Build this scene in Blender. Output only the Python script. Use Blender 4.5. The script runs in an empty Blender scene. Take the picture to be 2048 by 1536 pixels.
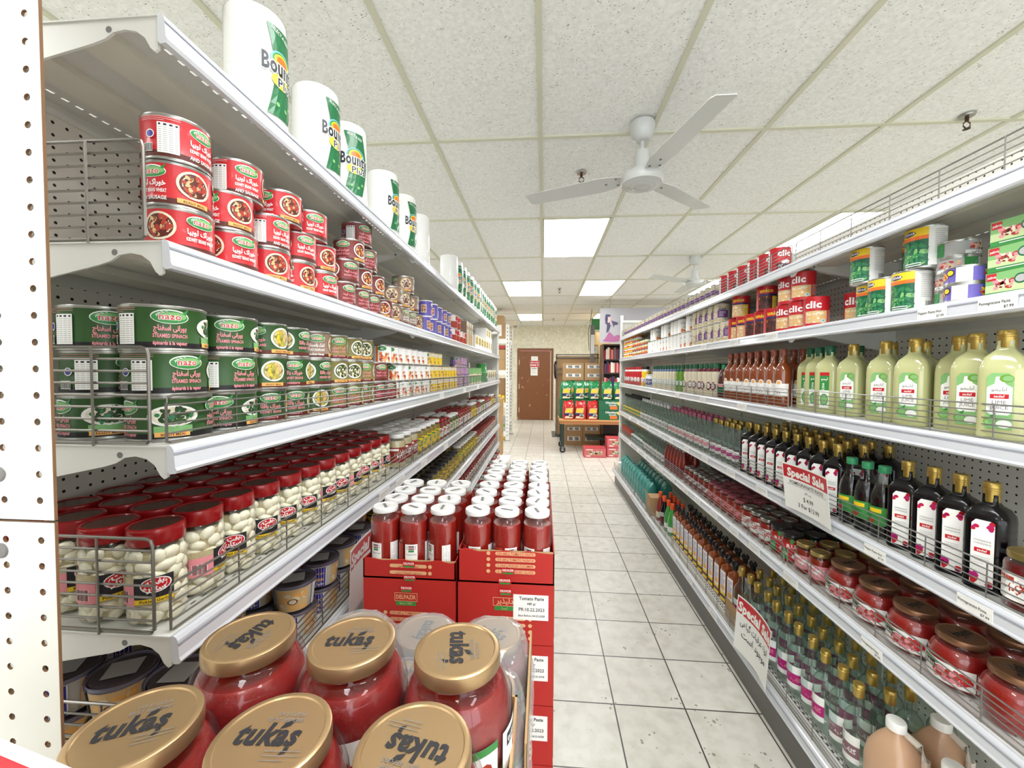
import bpy, math, random
from math import pi, sin, cos, radians as RAD
from mathutils import Vector, Matrix
random.seed(7)
S = bpy.context.scene
COL = S.collection
# ---------------------------------------------------------------- camera, world, exposure
FPX, YAW, PITCH, ROLL, CZ = 814.8, .0771, -.0322, .0052, 1.465
cam = bpy.data.cameras.new('camera'); cam.sensor_fit = 'HORIZONTAL'; cam.sensor_width = 36
cam.lens = FPX * 36 / 2048; cam.clip_start = .02; cam.clip_end = 60
co = bpy.data.objects.new('camera', cam); COL.objects.link(co); S.camera = co
fw = Vector((-sin(YAW), cos(YAW), 0)); rt = Vector((cos(YAW), sin(YAW), 0)); up = Vector((0, 0, 1))
f2 = fw * cos(PITCH) + up * sin(PITCH); u2 = up * cos(PITCH) - fw * sin(PITCH)
r3 = rt * cos(ROLL) + u2 * sin(ROLL); u3 = u2 * cos(ROLL) - rt * sin(ROLL)
mw = Matrix((r3, u3, -f2)).transposed().to_4x4(); mw.translation = (0, 0, CZ); co.matrix_world = mw
w = bpy.data.worlds.new('world'); S.world = w; w.use_nodes = True
w.node_tree.nodes['Background'].inputs[0].default_value = (.9, .95, 1, 1)
w.node_tree.nodes['Background'].inputs[1].default_value = 3.0
S.view_settings.view_transform = 'Standard'; S.view_settings.look = 'None'
S.view_settings.gamma = 1; S.view_settings.exposure = .15
try:
    S.cycles.transparent_max_bounces = 24; S.cycles.max_bounces = 10; S.cycles.diffuse_bounces = 7
except Exception: pass
PANEL_STRENGTH = 13.0
CEIL = 2.784
CX0, CY0, CW, CL = -.028, 2.3525, .6096, 1.2192
FAN_R = ((RAD(-76), RAD(43), RAD(158)), (RAD(-150), RAD(-30), RAD(88)))
def panel_light_spots():      # (column, y of the near edge): in view, then the ones over and behind the photographer
    return [(0, CY0 + CL), (4, CY0 + CL), (-1, CY0 + 3 * CL), (1, CY0 + 3 * CL), (4, CY0 + 3 * CL), (-1, 9.45), (2, 9.45), (-5, 9.45), (6, 9.45),
            (0, CY0 - 2 * CL), (4, CY0 - 2 * CL), (-4, CY0), (-5, CY0 + 3 * CL), (0, CY0 - 4 * CL), (4, CY0 - 4 * CL), (-4, CY0 - 3 * CL)]
# ---------------------------------------------------------------- colours and materials
def lin(c):
    return tuple((v / 255 / 12.92) if v / 255 <= .04045 else ((v / 255 + .055) / 1.055) ** 2.4 for v in c) + (1,)
MATS = {}
def M(name, rgb=(200, 200, 200), rough=.5, metal=0, coat=0, noise=0, nscale=40, bump=0, emit=0, spec=.5):
    if name in MATS: return MATS[name]
    m = bpy.data.materials.new(name); m.use_nodes = True; nt = m.node_tree; b = nt.nodes['Principled BSDF']
    b.inputs['Base Color'].default_value = lin(rgb); b.inputs['Roughness'].default_value = rough; b.inputs['Metallic'].default_value = metal
    b.inputs['Coat Weight'].default_value = coat; b.inputs['Coat Roughness'].default_value = .06
    b.inputs['Specular IOR Level'].default_value = spec
    if emit:
        b.inputs['Emission Color'].default_value = (.985, .995, 1, 1); b.inputs['Emission Strength'].default_value = emit
    if noise or bump:
        tc = nt.nodes.new('ShaderNodeTexCoord'); n = nt.nodes.new('ShaderNodeTexNoise'); n.inputs['Scale'].default_value = nscale; n.inputs['Detail'].default_value = 4
        nt.links.new(tc.outputs['Object'], n.inputs['Vector'])
        if noise:
            mx = nt.nodes.new('ShaderNodeMix'); mx.data_type = 'RGBA'; c = lin(rgb)
            mx.inputs[6].default_value = tuple(v * (1 - noise) for v in c[:3]) + (1,); mx.inputs[7].default_value = tuple(min(1, v * (1 + noise * .6)) for v in c[:3]) + (1,)
            nt.links.new(n.outputs['Fac'], mx.inputs[0]); nt.links.new(mx.outputs[2], b.inputs['Base Color'])
        if bump:
            bp = nt.nodes.new('ShaderNodeBump'); bp.inputs['Strength'].default_value = bump; bp.inputs['Distance'].default_value = .002
            nt.links.new(n.outputs['Fac'], bp.inputs['Height']); nt.links.new(bp.outputs['Normal'], b.inputs['Normal'])
    MATS[name] = m; return m
def glassy(name, rgb=(255, 255, 255), rough=.03, gloss=1.0, ior=1.45, haze=0, edge=1.0):
    if name in MATS: return MATS[name]
    m = bpy.data.materials.new(name); m.use_nodes = True; nt = m.node_tree; N = nt.nodes; N.remove(N['Principled BSDF'])
    t = N.new('ShaderNodeBsdfTransparent'); lw = N.new('ShaderNodeLayerWeight'); lw.inputs[0].default_value = .5; pw = N.new('ShaderNodeMath'); pw.operation = 'POWER'; pw.inputs[1].default_value = 3.0; nt.links.new(lw.outputs['Facing'], pw.inputs[0]); ec = tuple(v * edge for v in lin(rgb)[:3]) + (1,)
    nt.links.new(mixc(nt, pw.outputs[0], lin(rgb), ec), t.inputs[0])
    g = N.new('ShaderNodeBsdfGlossy'); g.inputs['Roughness'].default_value = rough; g.inputs[0].default_value = (gloss, gloss, gloss, 1)
    fr = N.new('ShaderNodeFresnel'); fr.inputs[0].default_value = ior
    ge = N.new('ShaderNodeNewGeometry'); k_ = N.new('ShaderNodeMath'); k_.operation = 'MULTIPLY'; q_ = N.new('ShaderNodeMath'); q_.operation = 'SUBTRACT'; q_.inputs[0].default_value = 1; nt.links.new(ge.outputs['Backfacing'], q_.inputs[1]); nt.links.new(q_.outputs[0], k_.inputs[0]); nt.links.new(fr.outputs[0], k_.inputs[1])
    mx = N.new('ShaderNodeMixShader'); nt.links.new(k_.outputs[0], mx.inputs[0]); nt.links.new(t.outputs[0], mx.inputs[1]); nt.links.new(g.outputs[0], mx.inputs[2])
    out = mx
    if haze:
        d = N.new('ShaderNodeBsdfDiffuse'); d.inputs[0].default_value = (.85, .86, .87, 1); m2 = N.new('ShaderNodeMixShader'); m2.inputs[0].default_value = haze
        nt.links.new(mx.outputs[0], m2.inputs[1]); nt.links.new(d.outputs[0], m2.inputs[2]); out = m2
    nt.links.new(out.outputs[0], N['Material Output'].inputs[0]); MATS[name] = m; return m
def node_mat(name, rough=.5, spec=.5):
    m = bpy.data.materials.new(name); m.use_nodes = True; MATS[name] = m
    b = m.node_tree.nodes['Principled BSDF']; b.inputs['Roughness'].default_value = rough; b.inputs['Specular IOR Level'].default_value = spec
    return m, m.node_tree, b
def ramp(nt, src, stops):
    r = nt.nodes.new('ShaderNodeValToRGB'); e = r.color_ramp.elements
    e[0].position, e[0].color = stops[0][0], lin(stops[0][1]); e[1].position, e[1].color = stops[1][0], lin(stops[1][1])
    for p, c in stops[2:]:
        x = e.new(p); x.color = lin(c)
    nt.links.new(src, r.inputs[0]); return r.outputs[0]
def mixc(nt, fac, a, b, mode='MIX'):
    x = nt.nodes.new('ShaderNodeMix'); x.data_type = 'RGBA'; x.blend_type = mode
    for s, i in ((fac, 0), (a, 6), (b, 7)):
        if hasattr(s, 'links'): nt.links.new(s, x.inputs[i])
        else: x.inputs[i].default_value = s
    return x.outputs[2]
def math_(nt, op, a, b=None, c=None):
    n = nt.nodes.new('ShaderNodeMath'); n.operation = op
    for i, s in enumerate((a, b, c)):
        if s is None: continue
        if hasattr(s, 'links'): nt.links.new(s, n.inputs[i])
        else: n.inputs[i].default_value = s
    return n.outputs[0]
def texc(nt, loc=(0, 0, 0), sc=(1, 1, 1)):
    tc = nt.nodes.new('ShaderNodeTexCoord'); mp = nt.nodes.new('ShaderNodeMapping'); mp.inputs['Location'].default_value = loc; mp.inputs['Scale'].default_value = sc
    nt.links.new(tc.outputs['Object'], mp.inputs['Vector']); return mp.outputs[0]
def noise(nt, vec, scale, detail=4):
    n = nt.nodes.new('ShaderNodeTexNoise'); n.inputs['Scale'].default_value = scale; n.inputs['Detail'].default_value = detail
    nt.links.new(vec, n.inputs['Vector']); return n.outputs['Fac']
def vor(nt, vec, scale):
    n = nt.nodes.new('ShaderNodeTexVoronoi'); n.inputs['Scale'].default_value = scale; nt.links.new(vec, n.inputs['Vector']); return n.outputs['Distance']
def peg_mat(name, axis, rgb, o=(0, 0), pitch=.0254):
    m, nt, b = node_mat(name, .55)
    v = texc(nt); sp = nt.nodes.new('ShaderNodeSeparateXYZ'); nt.links.new(v, sp.inputs[0])
    a, z = sp.outputs[axis], sp.outputs[2]
    def cell(s, off):
        f = math_(nt, 'FRACT', math_(nt, 'DIVIDE', math_(nt, 'ADD', s, 50 * pitch + off), pitch)); d = math_(nt, 'SUBTRACT', f, .5); return math_(nt, 'MULTIPLY', d, d)
    d = math_(nt, 'ADD', cell(a, o[0]), cell(z, o[1])); hole = math_(nt, 'LESS_THAN', d, .016)
    base = ramp(nt, noise(nt, v, 3), [(.3, tuple(int(c * .95) for c in rgb)), (.7, rgb)])
    nt.links.new(mixc(nt, hole, base, lin((28, 26, 24))), b.inputs['Base Color']); return m
# ceiling tile: pale fissured mineral board
m, nt, b = node_mat('ceiling tile board', .9, .2)
v = texc(nt)
fis = texc(nt, sc=(.5, 1, 1)); d1 = vor(nt, fis, 120); n1 = noise(nt, v, 28, 4); n2 = noise(nt, v, 60, 2)
fleck = math_(nt, 'LESS_THAN', d1, math_(nt, 'ADD', math_(nt, 'MULTIPLY', math_(nt, 'SUBTRACT', n1, .5), .75), .13))
base = ramp(nt, n2, [(.3, (230, 231, 229)), (.7, (245, 246, 245))])
nt.links.new(mixc(nt, fleck, base, lin((150, 146, 132))), b.inputs['Base Color'])
# floor tile: off-white pitted ceramic with dark grout, one foot square
m, nt, b = node_mat('floor tile ceramic', .32, .5)
v = texc(nt, loc=(-.015, -6.3535 + 30 * .305, 0))
br = nt.nodes.new('ShaderNodeTexBrick'); br.offset = 0; br.squash = 1
for k, x in (('Scale', 1), ('Mortar Size', .0032), ('Mortar Smooth', .1), ('Brick Width', .305), ('Row Height', .305), ('Bias', 0)): br.inputs[k].default_value = x
br.inputs['Color1'].default_value = lin((226, 223, 214)); br.inputs['Color2'].default_value = lin((217, 213, 203)); br.inputs['Mortar'].default_value = lin((72, 62, 58))
nt.links.new(v, br.inputs['Vector'])
mot = ramp(nt, noise(nt, v, 16, 6), [(.3, (226, 224, 218)), (.6, (255, 255, 255))])
c1 = mixc(nt, .7, br.outputs['Color'], mot, 'MULTIPLY')
pv = texc(nt, sc=(1, 1, 1)); pit = math_(nt, 'LESS_THAN', vor(nt, pv, 46), math_(nt, 'MULTIPLY', math_(nt, 'MAXIMUM', math_(nt, 'SUBTRACT', noise(nt, pv, 8, 3), .55), 0), 2.4))
nt.links.new(mixc(nt, math_(nt, 'MULTIPLY', pit, .7), c1, lin((108, 98, 84))), b.inputs['Base Color'])
# wallpaper on the back wall
m, nt, b = node_mat('mottled cream wallpaper', .85, .2)
v = texc(nt); nv = math_(nt, 'ADD', math_(nt, 'MULTIPLY', noise(nt, v, 22, 3), .75), math_(nt, 'MULTIPLY', noise(nt, v, 7, 2), .25))
nt.links.new(ramp(nt, nv, [(.34, (218, 214, 192)), (.66, (244, 241, 224))]), b.inputs['Base Color'])
# brown painted door with scuffs
m, nt, b = node_mat('brown door paint', .45)
v = texc(nt); sc = math_(nt, 'GREATER_THAN', noise(nt, v, 9, 6), .68)
nt.links.new(mixc(nt, sc, ramp(nt, noise(nt, v, 60), [(.3, (120, 72, 38)), (.7, (134, 84, 46))]), lin((176, 140, 116))), b.inputs['Base Color'])
M('shelf enamel', (222, 222, 217), .38, noise=.05, nscale=3); M('shelf underside', (226, 222, 210), .5)
M('price rail', (214, 217, 224), .25, coat=.3); M('rail groove', (150, 154, 165), .4); M('wire', (128, 124, 118), .35, metal=.7); M('wire pale', (140, 138, 134), .35, metal=.5)
M('white', (236, 236, 232), .5); M('paper', (244, 244, 241), .7); M('black', (26, 24, 26), .4); M('ink', (34, 32, 36), .6)
M('grey ink', (120, 118, 116), .7); M('red', (196, 30, 40), .4); M('sale red', (196, 20, 34), .45); M('kraft', (184, 150, 108), .8, noise=.08, nscale=6); M('kraft dark', (150, 118, 82), .8)
M('kick plate', (112, 110, 108), .5); M('silver', (176, 176, 172), .28, metal=.9); M('gold', (196, 166, 98), .28, metal=.85); M('lid gold', (184, 154, 114), .34, metal=.75, noise=.04, nscale=60)
M('nazo red', (206, 44, 52), .35, coat=.2); M('nazo brown', (128, 48, 44), .35); M('nazo tan', (150, 122, 106), .35); M('nazo green', (48, 86, 40), .35); M('nazo olive', (132, 124, 62), .35); M('nazo purple', (104, 92, 176), .35)
M('leaf green', (54, 140, 66), .4); M('pale green', (132, 186, 118), .5); M('pink', (238, 150, 160), .5); M('orange strip', (240, 180, 100), .5); M('beans dark', (92, 36, 26), .5); M('beans red', (176, 60, 46), .5)
M('spinach', (36, 66, 30), .6); M('peas', (176, 168, 84), .5); M('chickpea', (222, 184, 128), .5); M('bean green', (44, 128, 84), .4); M('yellow', (244, 206, 40), .4); M('orange', (240, 116, 36), .4)
M('navy', (34, 34, 96), .4); M('royal', (46, 40, 150), .35); M('magenta', (184, 26, 120), .4); M('maroon', (110, 20, 40), .4); M('cyan', (120, 190, 220), .4)
M('label grey', (180, 180, 180), .5); M('tan', (214, 190, 140), .6); M('cream', (232, 222, 196), .6); M('teal', (28, 120, 112), .35); M('bottle green', (16, 96, 62), .35)
# ---------------------------------------------------------------- mesh builder
class MB:
    def __init__(s): s.v = []; s.f = []; s.mi = []; s.sm = []; s.mats = []
    def k(s, m):
        m = M(m) if isinstance(m, str) else m
        if m not in s.mats: s.mats.append(m)
        return s.mats.index(m)
    def add(s, vs, fs, m, smooth=False):
        o = len(s.v); s.v += [tuple(v) for v in vs]; k = s.k(m)
        for f in fs: s.f.append(tuple(o + i for i in f)); s.mi.append(k); s.sm.append(smooth)
        return s
    def box(s, x0, x1, y0, y1, z0, z1, m, R=None):
        vs = [(x, y, z) for z in (z0, z1) for x, y in ((x0, y0), (x1, y0), (x1, y1), (x0, y1))]
        if R: vs = [R(v) for v in vs]
        return s.add(vs, [(3, 2, 1, 0), (4, 5, 6, 7), (0, 1, 5, 4), (1, 2, 6, 5), (2, 3, 7, 6), (3, 0, 4, 7)], m)
    def lathe(s, prof, m, seg=24, sq=0, cx=0, cy=0, sx=1, sy=1):
        """prof: (r, z[, material of the strip that ends here]); sq > 0 squares the section"""
        def pt(r, a):
            if sq:
                n = 2 + sq * 6; q = (abs(cos(a)) ** n + abs(sin(a)) ** n) ** (-1 / n); r *= q
            return (cx + sx * r * cos(a), cy + sy * r * sin(a))
        rings = []
        for p in prof:
            r, z = p[0], p[1]
            if r < 1e-6: rings.append([len(s.v)]); s.v.append((cx, cy, z))
            else:
                rings.append(list(range(len(s.v), len(s.v) + seg)))
                for i in range(seg): x, y = pt(r, 2 * pi * (i + .5) / seg if sq else 2 * pi * i / seg); s.v.append((x, y, z))
        for i in range(1, len(prof)):
            a, b = rings[i - 1], rings[i]; k = s.k(prof[i][2] if len(prof[i]) > 2 else m)
            for j in range(seg):
                j2 = (j + 1) % seg
                if len(a) == 1 and len(b) == 1: continue
                if len(a) == 1: f = (a[0], b[j2], b[j])
                elif len(b) == 1: f = (a[j], a[j2], b[0])
                else: f = (a[j], a[j2], b[j2], b[j])
                s.f.append(f); s.mi.append(k); s.sm.append(True)
        return s
    def tube(s, pts, r, m, seg=6, closed=False):
        pts = [Vector(p) for p in pts]; n = len(pts); rings = []
        for i, p in enumerate(pts):
            if closed: d = pts[(i + 1) % n] - pts[i - 1]
            else: d = pts[min(i + 1, n - 1)] - pts[max(i - 1, 0)]
            d.normalize(); a = Vector((0, 0, 1)) if abs(d.z) < .9 else Vector((1, 0, 0)); e = d.cross(a).normalized(); g = d.cross(e)
            rings.append([p + (e * cos(2 * pi * k / seg) + g * sin(2 * pi * k / seg)) * r for k in range(seg)])
        vs = [v for q in rings for v in q]; fs = []
        for i in range(n if closed else n - 1):
            j = (i + 1) % n
            for k in range(seg): fs.append((i * seg + k, i * seg + (k + 1) % seg, j * seg + (k + 1) % seg, j * seg + k))
        if not closed: fs += [tuple(range(seg))[::-1], tuple((n - 1) * seg + k for k in range(seg))]
        return s.add(vs, fs, m, True)
    def prism(s, poly, y0, y1, m, ax='y'):
        """closed outline in (x, z) drawn along y (or outline in (y, z) along x, or (x, y) along z)"""
        P = {'y': lambda a, b, t: (a, t, b), 'x': lambda a, b, t: (t, a, b), 'z': lambda a, b, t: (a, b, t)}[ax]; n = len(poly)
        vs = [P(a, b, y0) for a, b in poly] + [P(a, b, y1) for a, b in poly]
        return s.add(vs, [tuple(range(n)), tuple(range(2 * n - 1, n - 1, -1))] + [(i + n, (i + 1) % n + n, (i + 1) % n, i) for i in range(n)], m)
    def mesh(s, name):
        me = bpy.data.meshes.new(name); me.from_pydata(s.v, [], s.f)
        for m in s.mats: me.materials.append(m)
        me.polygons.foreach_set('material_index', s.mi); me.polygons.foreach_set('use_smooth', s.sm); me.update()
        if any(s.sm): me.set_sharp_from_angle(angle=RAD(38))
        return me
    def obj(s, name, parent=None, loc=None, rz=0):
        o = bpy.data.objects.new(name, s.mesh(name)); COL.objects.link(o)
        if parent: o.parent = parent
        if loc: o.location = loc
        if rz: o.rotation_euler.z = rz
        return o
def tag(o, label, cat, group=None):
    o['label'] = label; o['category'] = cat
    if group: o['group'] = group
    return o
def struct(o): o['kind'] = 'structure'; return o
def empty(name, label, cat, loc=(0, 0, 0), rz=0, group=None):
    o = bpy.data.objects.new(name, None); COL.objects.link(o); o.location = loc; o.rotation_euler.z = rz; o.empty_display_size = .05
    return tag(o, label, cat, group)
ORD = 'first second third fourth fifth sixth seventh eighth ninth tenth eleventh twelfth thirteenth fourteenth fifteenth sixteenth seventeenth eighteenth nineteenth twentieth twenty-first twenty-second twenty-third twenty-fourth twenty-fifth twenty-sixth twenty-seventh twenty-eighth twenty-ninth thirtieth'.split()
ORD += ['thirty-' + o for o in ORD[:9]] + ['fortieth'] + ['forty-' + o for o in ORD[:9]]
# ---------------------------------------------------------------- lettering
FORMS = {}     # Persian letters: isolated, final, initial, medial
for ch, (i, n) in {'ا': (0xFE8D, 2), 'ب': (0xFE8F, 4), 'پ': (0xFB56, 4), 'ت': (0xFE95, 4), 'ج': (0xFE9D, 4), 'ح': (0xFEA1, 4), 'خ': (0xFEA5, 4), 'د': (0xFEA9, 2), 'ذ': (0xFEAB, 2),
                   'ر': (0xFEAD, 2), 'ز': (0xFEAF, 2), 'س': (0xFEB1, 4), 'ش': (0xFEB5, 4), 'ع': (0xFEC9, 4), 'غ': (0xFECD, 4), 'ف': (0xFED1, 4), 'ق': (0xFED5, 4), 'ک': (0xFB8E, 4), 'گ': (0xFB92, 4),
                   'ل': (0xFEDD, 4), 'م': (0xFEE1, 4), 'ن': (0xFEE5, 4), 'و': (0xFEED, 2), 'ه': (0xFEE9, 4), 'ی': (0xFBFC, 4), 'ی': (0xFBFC, 4), 'آ': (0xFE81, 2)}.items(): FORMS[ch] = (i, n)
def fa(t):
    out = []
    for w_ in t.split(' '):
        g = ''
        for k, ch in enumerate(w_):
            if ch not in FORMS: g += ch; continue
            i, n = FORMS[ch]; pre = k > 0 and FORMS.get(w_[k - 1], (0, 2))[1] == 4; post = k + 1 < len(w_) and w_[k + 1] in FORMS and n == 4
            g += chr(i + ((3 if post else 1) if pre else (2 if post else 0)))
        out.append(g[::-1])
    return ' '.join(out[::-1])
TXT = {}
def text_geo(s, bold=0, shear=0, sp=None):
    key = (s, bold, shear, sp)
    if key not in TXT:
        c = bpy.data.curves.new('lettering', 'FONT'); c.body = s; c.size = 1; c.offset = bold; c.shear = shear; c.resolution_u = 2; c.align_x = 'CENTER'; c.space_character = sp or (1 + min(bold, .04) * 2 if s.isascii() else 1)
        o = bpy.data.objects.new('lettering', c); COL.objects.link(o); dg = bpy.context.evaluated_depsgraph_get(); dg.update()
        me = bpy.data.meshes.new_from_object(o.evaluated_get(dg)); vs = [(v.co.x, v.co.y) for v in me.vertices]; fs = [tuple(p.vertices) for p in me.polygons]
        bpy.data.objects.remove(o); bpy.data.curves.remove(c); bpy.data.meshes.remove(me)
        xs = [v[0] for v in vs] or [0]; cxx = (min(xs) + max(xs)) / 2; TXT[key] = ([(x - cxx, y) for x, y in vs], fs, max(xs) - min(xs))
    return TXT[key]
LAY = .00045
class Decal:
    """flat artwork in millimetres (u right, v up), wrapped on to a surface by a mapper"""
    def __init__(s, mapper, lay=LAY): s.mb = MB(); s.map = mapper; s.lay = lay; s.l = 0
    def put(s, vs, fs, m, l=None):
        s.l += 1; h = s.lay * (1 + .12 * s.l) if l is None else s.lay * l
        s.mb.add([s.map(u / 1000, v / 1000, h) for u, v in vs], fs, m); return s
    def rect(s, u0, v0, u1, v1, m, step=7, rot=0):
        n = max(1, int(abs(u1 - u0) / step)); vs = []; cu, cv = (u0 + u1) / 2, (v0 + v1) / 2
        for i in range(n + 1):
            u = u0 + (u1 - u0) * i / n
            for v_ in (v0, v1):
                du, dv = u - cu, v_ - cv; vs.append((cu + du * cos(rot) - dv * sin(rot), cv + du * sin(rot) + dv * cos(rot)))
        return s.put(vs, [(2 * i, 2 * i + 2, 2 * i + 3, 2 * i + 1) for i in range(n)], m)
    def ell(s, cu, cv, ru, rv, m, seg=20, rings=3, rot=0):
        vs = [(cu, cv)]; fs = []
        for k in range(1, rings + 1):
            for i in range(seg):
                a = 2 * pi * i / seg; x, y = ru * k / rings * cos(a), rv * k / rings * sin(a); vs.append((cu + x * cos(rot) - y * sin(rot), cv + x * sin(rot) + y * cos(rot)))
        for i in range(seg): fs.append((0, 1 + i, 1 + (i + 1) % seg))
        for k in range(rings - 1):
            for i in range(seg):
                a = 1 + k * seg; fs.append((a + i, a + seg + i, a + seg + (i + 1) % seg, a + (i + 1) % seg))
        return s.put(vs, fs, m)
    def text(s, t, cu, cv, h, m, bold=0, shear=0, maxw=0, rot=0, sp=None):
        vs, fs, w_ = text_geo(t, bold, shear, sp); k = h / .72; kx = k
        if maxw and w_ * k > maxw: kx = maxw / w_
        q = [(x * kx, y * k) for x, y in vs]
        if rot: q = [(x * cos(rot) - y * sin(rot), x * sin(rot) + y * cos(rot)) for x, y in q]
        return s.put([(cu + x, cv + y) for x, y in q], fs, m)
    def poly(s, pts, m): return s.put(pts, [tuple(range(len(pts)))], m)
    def photo(s, cu, cv, ru, rv, cols, n, size, seed=1, rect=False, long=1.6):
        R = random.Random(seed)
        for i in range(n):
            a = R.uniform(0, 2 * pi); q = math.sqrt(R.random()) * .86
            x, y = (R.uniform(-1, 1) * (ru - size), R.uniform(-1, 1) * (rv - size)) if rect else (ru * q * cos(a), rv * q * sin(a))
            s.ell(cu + x, cv + y, size * R.uniform(.7, 1.2) * long, size * R.uniform(.7, 1.1), cols[i % len(cols)], seg=8, rings=1, rot=R.uniform(0, pi)); s.l -= 1 if i % 6 else 0
        return s
    def lines(s, cu, v, wd, n, dv, m, h=.7, seed=2):
        R = random.Random(seed)
        for i in range(n): q = wd * R.uniform(.6, 1) / 2; s.rect(cu - wd / 2, v - i * dv - h / 2, cu - wd / 2 + 2 * q, v - i * dv + h / 2, m); s.l -= 1
        s.l += 1; return s
    def bars(s, cu, cv, wd, h, seed=3):
        s.rect(cu - wd / 2 - 1, cv - h / 2 - 1, cu + wd / 2 + 1, cv + h / 2 + 1, 'paper'); R = random.Random(seed); u = cu - wd / 2
        while u < cu + wd / 2:
            q = R.uniform(.4, 1.2); s.rect(u, cv - h / 2, u + q, cv + h / 2, 'ink'); s.l -= 1; u += q + R.uniform(.5, 1.1)
        s.l += 1; return s
    def facts(s, u0, v0, u1, v1):
        s.rect(u0, v0, u1, v1, 'paper'); s.rect(u0 + 2, v1 - 5, u1 - 2, v1 - 2, 'ink'); n = int((v1 - v0 - 8) / 3.5)
        for i in range(n): s.rect(u0 + 2, v1 - 8 - 3.5 * i, u1 - 2, v1 - 8.6 - 3.5 * i, 'grey ink'); s.l -= 1
        s.l += 1; return s
    def obj(s, name, parent): return s.mb.obj(name, parent)
def cyl(R): return lambda u, v, h: ((R + h) * cos(u / R), (R + h) * sin(u / R), v)
def flatx(x0): return lambda u, v, h: (x0 + h, u, v)           # faces +x
def flaty(y0): return lambda u, v, h: (u, y0 - h, v)           # faces -y
def top(z0): return lambda u, v, h: (u, v, z0 + h)             # faces up
# ---------------------------------------------------------------- copies
class Kind:
    def __init__(s, build): s.build = build; s.proto = None
    def place(s, x, y, z, rz, label, cat, group=None):
        if s.proto is None: s.proto = s.build(); o = s.proto
        else:
            o = s.proto.copy(); COL.objects.link(o)
            for ch in s.kids(s.proto): s.cp(ch, o)
        o.location = (x, y, z); o.rotation_euler = (0, 0, rz)
        o['label'] = label; o['category'] = cat
        if group: o['group'] = group
        elif 'group' in o: del o['group']
        return o
    def kids(s, o): return KIDS.setdefault(o.name, [c for c in o.children])
    def cp(s, ch, par):
        c = ch.copy(); COL.objects.link(c); c.parent = par
        for g in s.kids(ch): s.cp(g, c)
KIDS = {}
def jit(a): return random.uniform(-a, a)
def run(kind, x, y0, n, pitch, z, rz, desc, cat, group, rows=1, rdx=0, levels=1, lh=0, spin=0, skip=(), such=None, off=0, jy=.002):
    """a run of one product along a shelf; rows go towards the back panel, levels upwards"""
    such = such or 'such ' + cat
    for j in range(rows):
        for i in range(n):
            for k in range(levels if not callable(levels) else levels(i, j)):
                if (i, j, k) in skip or (i, j) in skip: continue
                lb = desc
                if levels != 1 and (callable(levels) or levels > 1): lb += ', ' + ('bottom layer', 'second layer up', 'third layer up', 'fourth layer up', 'fifth layer up')[k]
                if rows > 1: lb += ', ' + ('front row', 'second row', 'third row', 'fourth row', 'fifth row')[j]
                if n > 1: lb += f', {ORD[i]} from near end'
                kind.place(x + rdx * j + jit(.001), y0 + pitch * i + jit(jy) + off * (k % 2), z + lh * k, rz + (jit(spin) if spin else 0), lb, cat, group)
# ================================================================ the room
XW0, XW1, YW0, YW1 = -4.6, 6.2, -3.6, 12.2
m = MB(); m.box(XW0, XW1, YW0, YW1, -.06, 0, MATS['floor tile ceramic']); struct(m.obj('floor'))
m = MB(); m.box(XW0, XW1, YW0, YW1, CEIL + .006, CEIL + .06, MATS['ceiling tile board']); struct(m.obj('ceiling'))
M('t bar', (208, 208, 188), .5); M('wall paint', (214, 212, 200), .8)
cols = [CX0 + CW * c for c in range(-7, 11)]; rows_y = [CY0 + CL * r for r in range(-4, 5)] + [8.24, 9.45, 10.67, 11.9]
m = MB()
for x in cols: m.box(x - .012, x + .012, YW0, YW1, CEIL - .004, CEIL + .008, 't bar')
for y in rows_y: m.box(XW0, XW1, y - .012, y + .012, CEIL - .0035, CEIL + .008, 't bar')
struct(m.obj('trim_1'))
m = MB(); m.box(XW0, XW1, YW1, YW1 + .1, 0, CEIL + .03, MATS['mottled cream wallpaper']); struct(m.obj('wall_back'))
m = MB(); m.box(XW0 - .1, XW0, YW0, YW1, 0, CEIL + .03, 'wall paint'); struct(m.obj('wall_left'))
m = MB(); m.box(XW1, XW1 + .1, YW0, YW1, 0, CEIL + .03, 'wall paint'); struct(m.obj('wall_right'))
# unseen shop front: low wall and mullions, opening added to let in fill light
m = MB(); m.box(XW0, XW1, YW0 - .1, YW0, 0, .5, 'wall paint')
for x in (-4.6, -2.0, .6, 3.2, 6.1): m.box(x, x + .1, YW0 - .1, YW0, .5, CEIL, 'silver')
struct(m.obj('front_fill_opening'))
# brown door with notices
m = MB(); D = 'brown door paint'
m.box(-.785, .29, YW1 - .02, YW1, 2.075, 2.14, MATS[D]); m.box(-.785, -.725, YW1 - .02, YW1, 0, 2.075, MATS[D]); m.box(.225, .29, YW1 - .02, YW1, 0, 2.075, MATS[D])
d = struct(m.obj('door_1')); m = MB(); m.box(-.715, .195, YW1 - .03, YW1 - .005, .01, 2.055, MATS[D]); leaf = m.obj('door_leaf', d)
m = MB(); m.box(-.72, .205, YW1 - .022, YW1 - .018, 2.06, 2.072, 'pink'); m.box(.2, .21, YW1 - .022, YW1 - .018, .02, 2.072, 'cream'); m.obj('door_seal', d)
for z in (1.72, 1.0, .3):
    m = MB(); m.box(-.735, -.715, YW1 - .04, YW1 - .02, z - .07, z + .07, 'cream'); m.obj('hinge', d)
def sheet(name, x0, x1, z0, z1, y, label, art):
    m = MB(); m.box(x0, x1, y - .003, y, z0, z1, 'paper'); o = m.obj(name); tag(o, label, 'notice')
    dc = Decal(flaty(y - .003)); art(dc, (x0 + x1) * 500, (z0 + z1) * 500); dc.obj('printing', o)
yd = YW1 - .031
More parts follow.
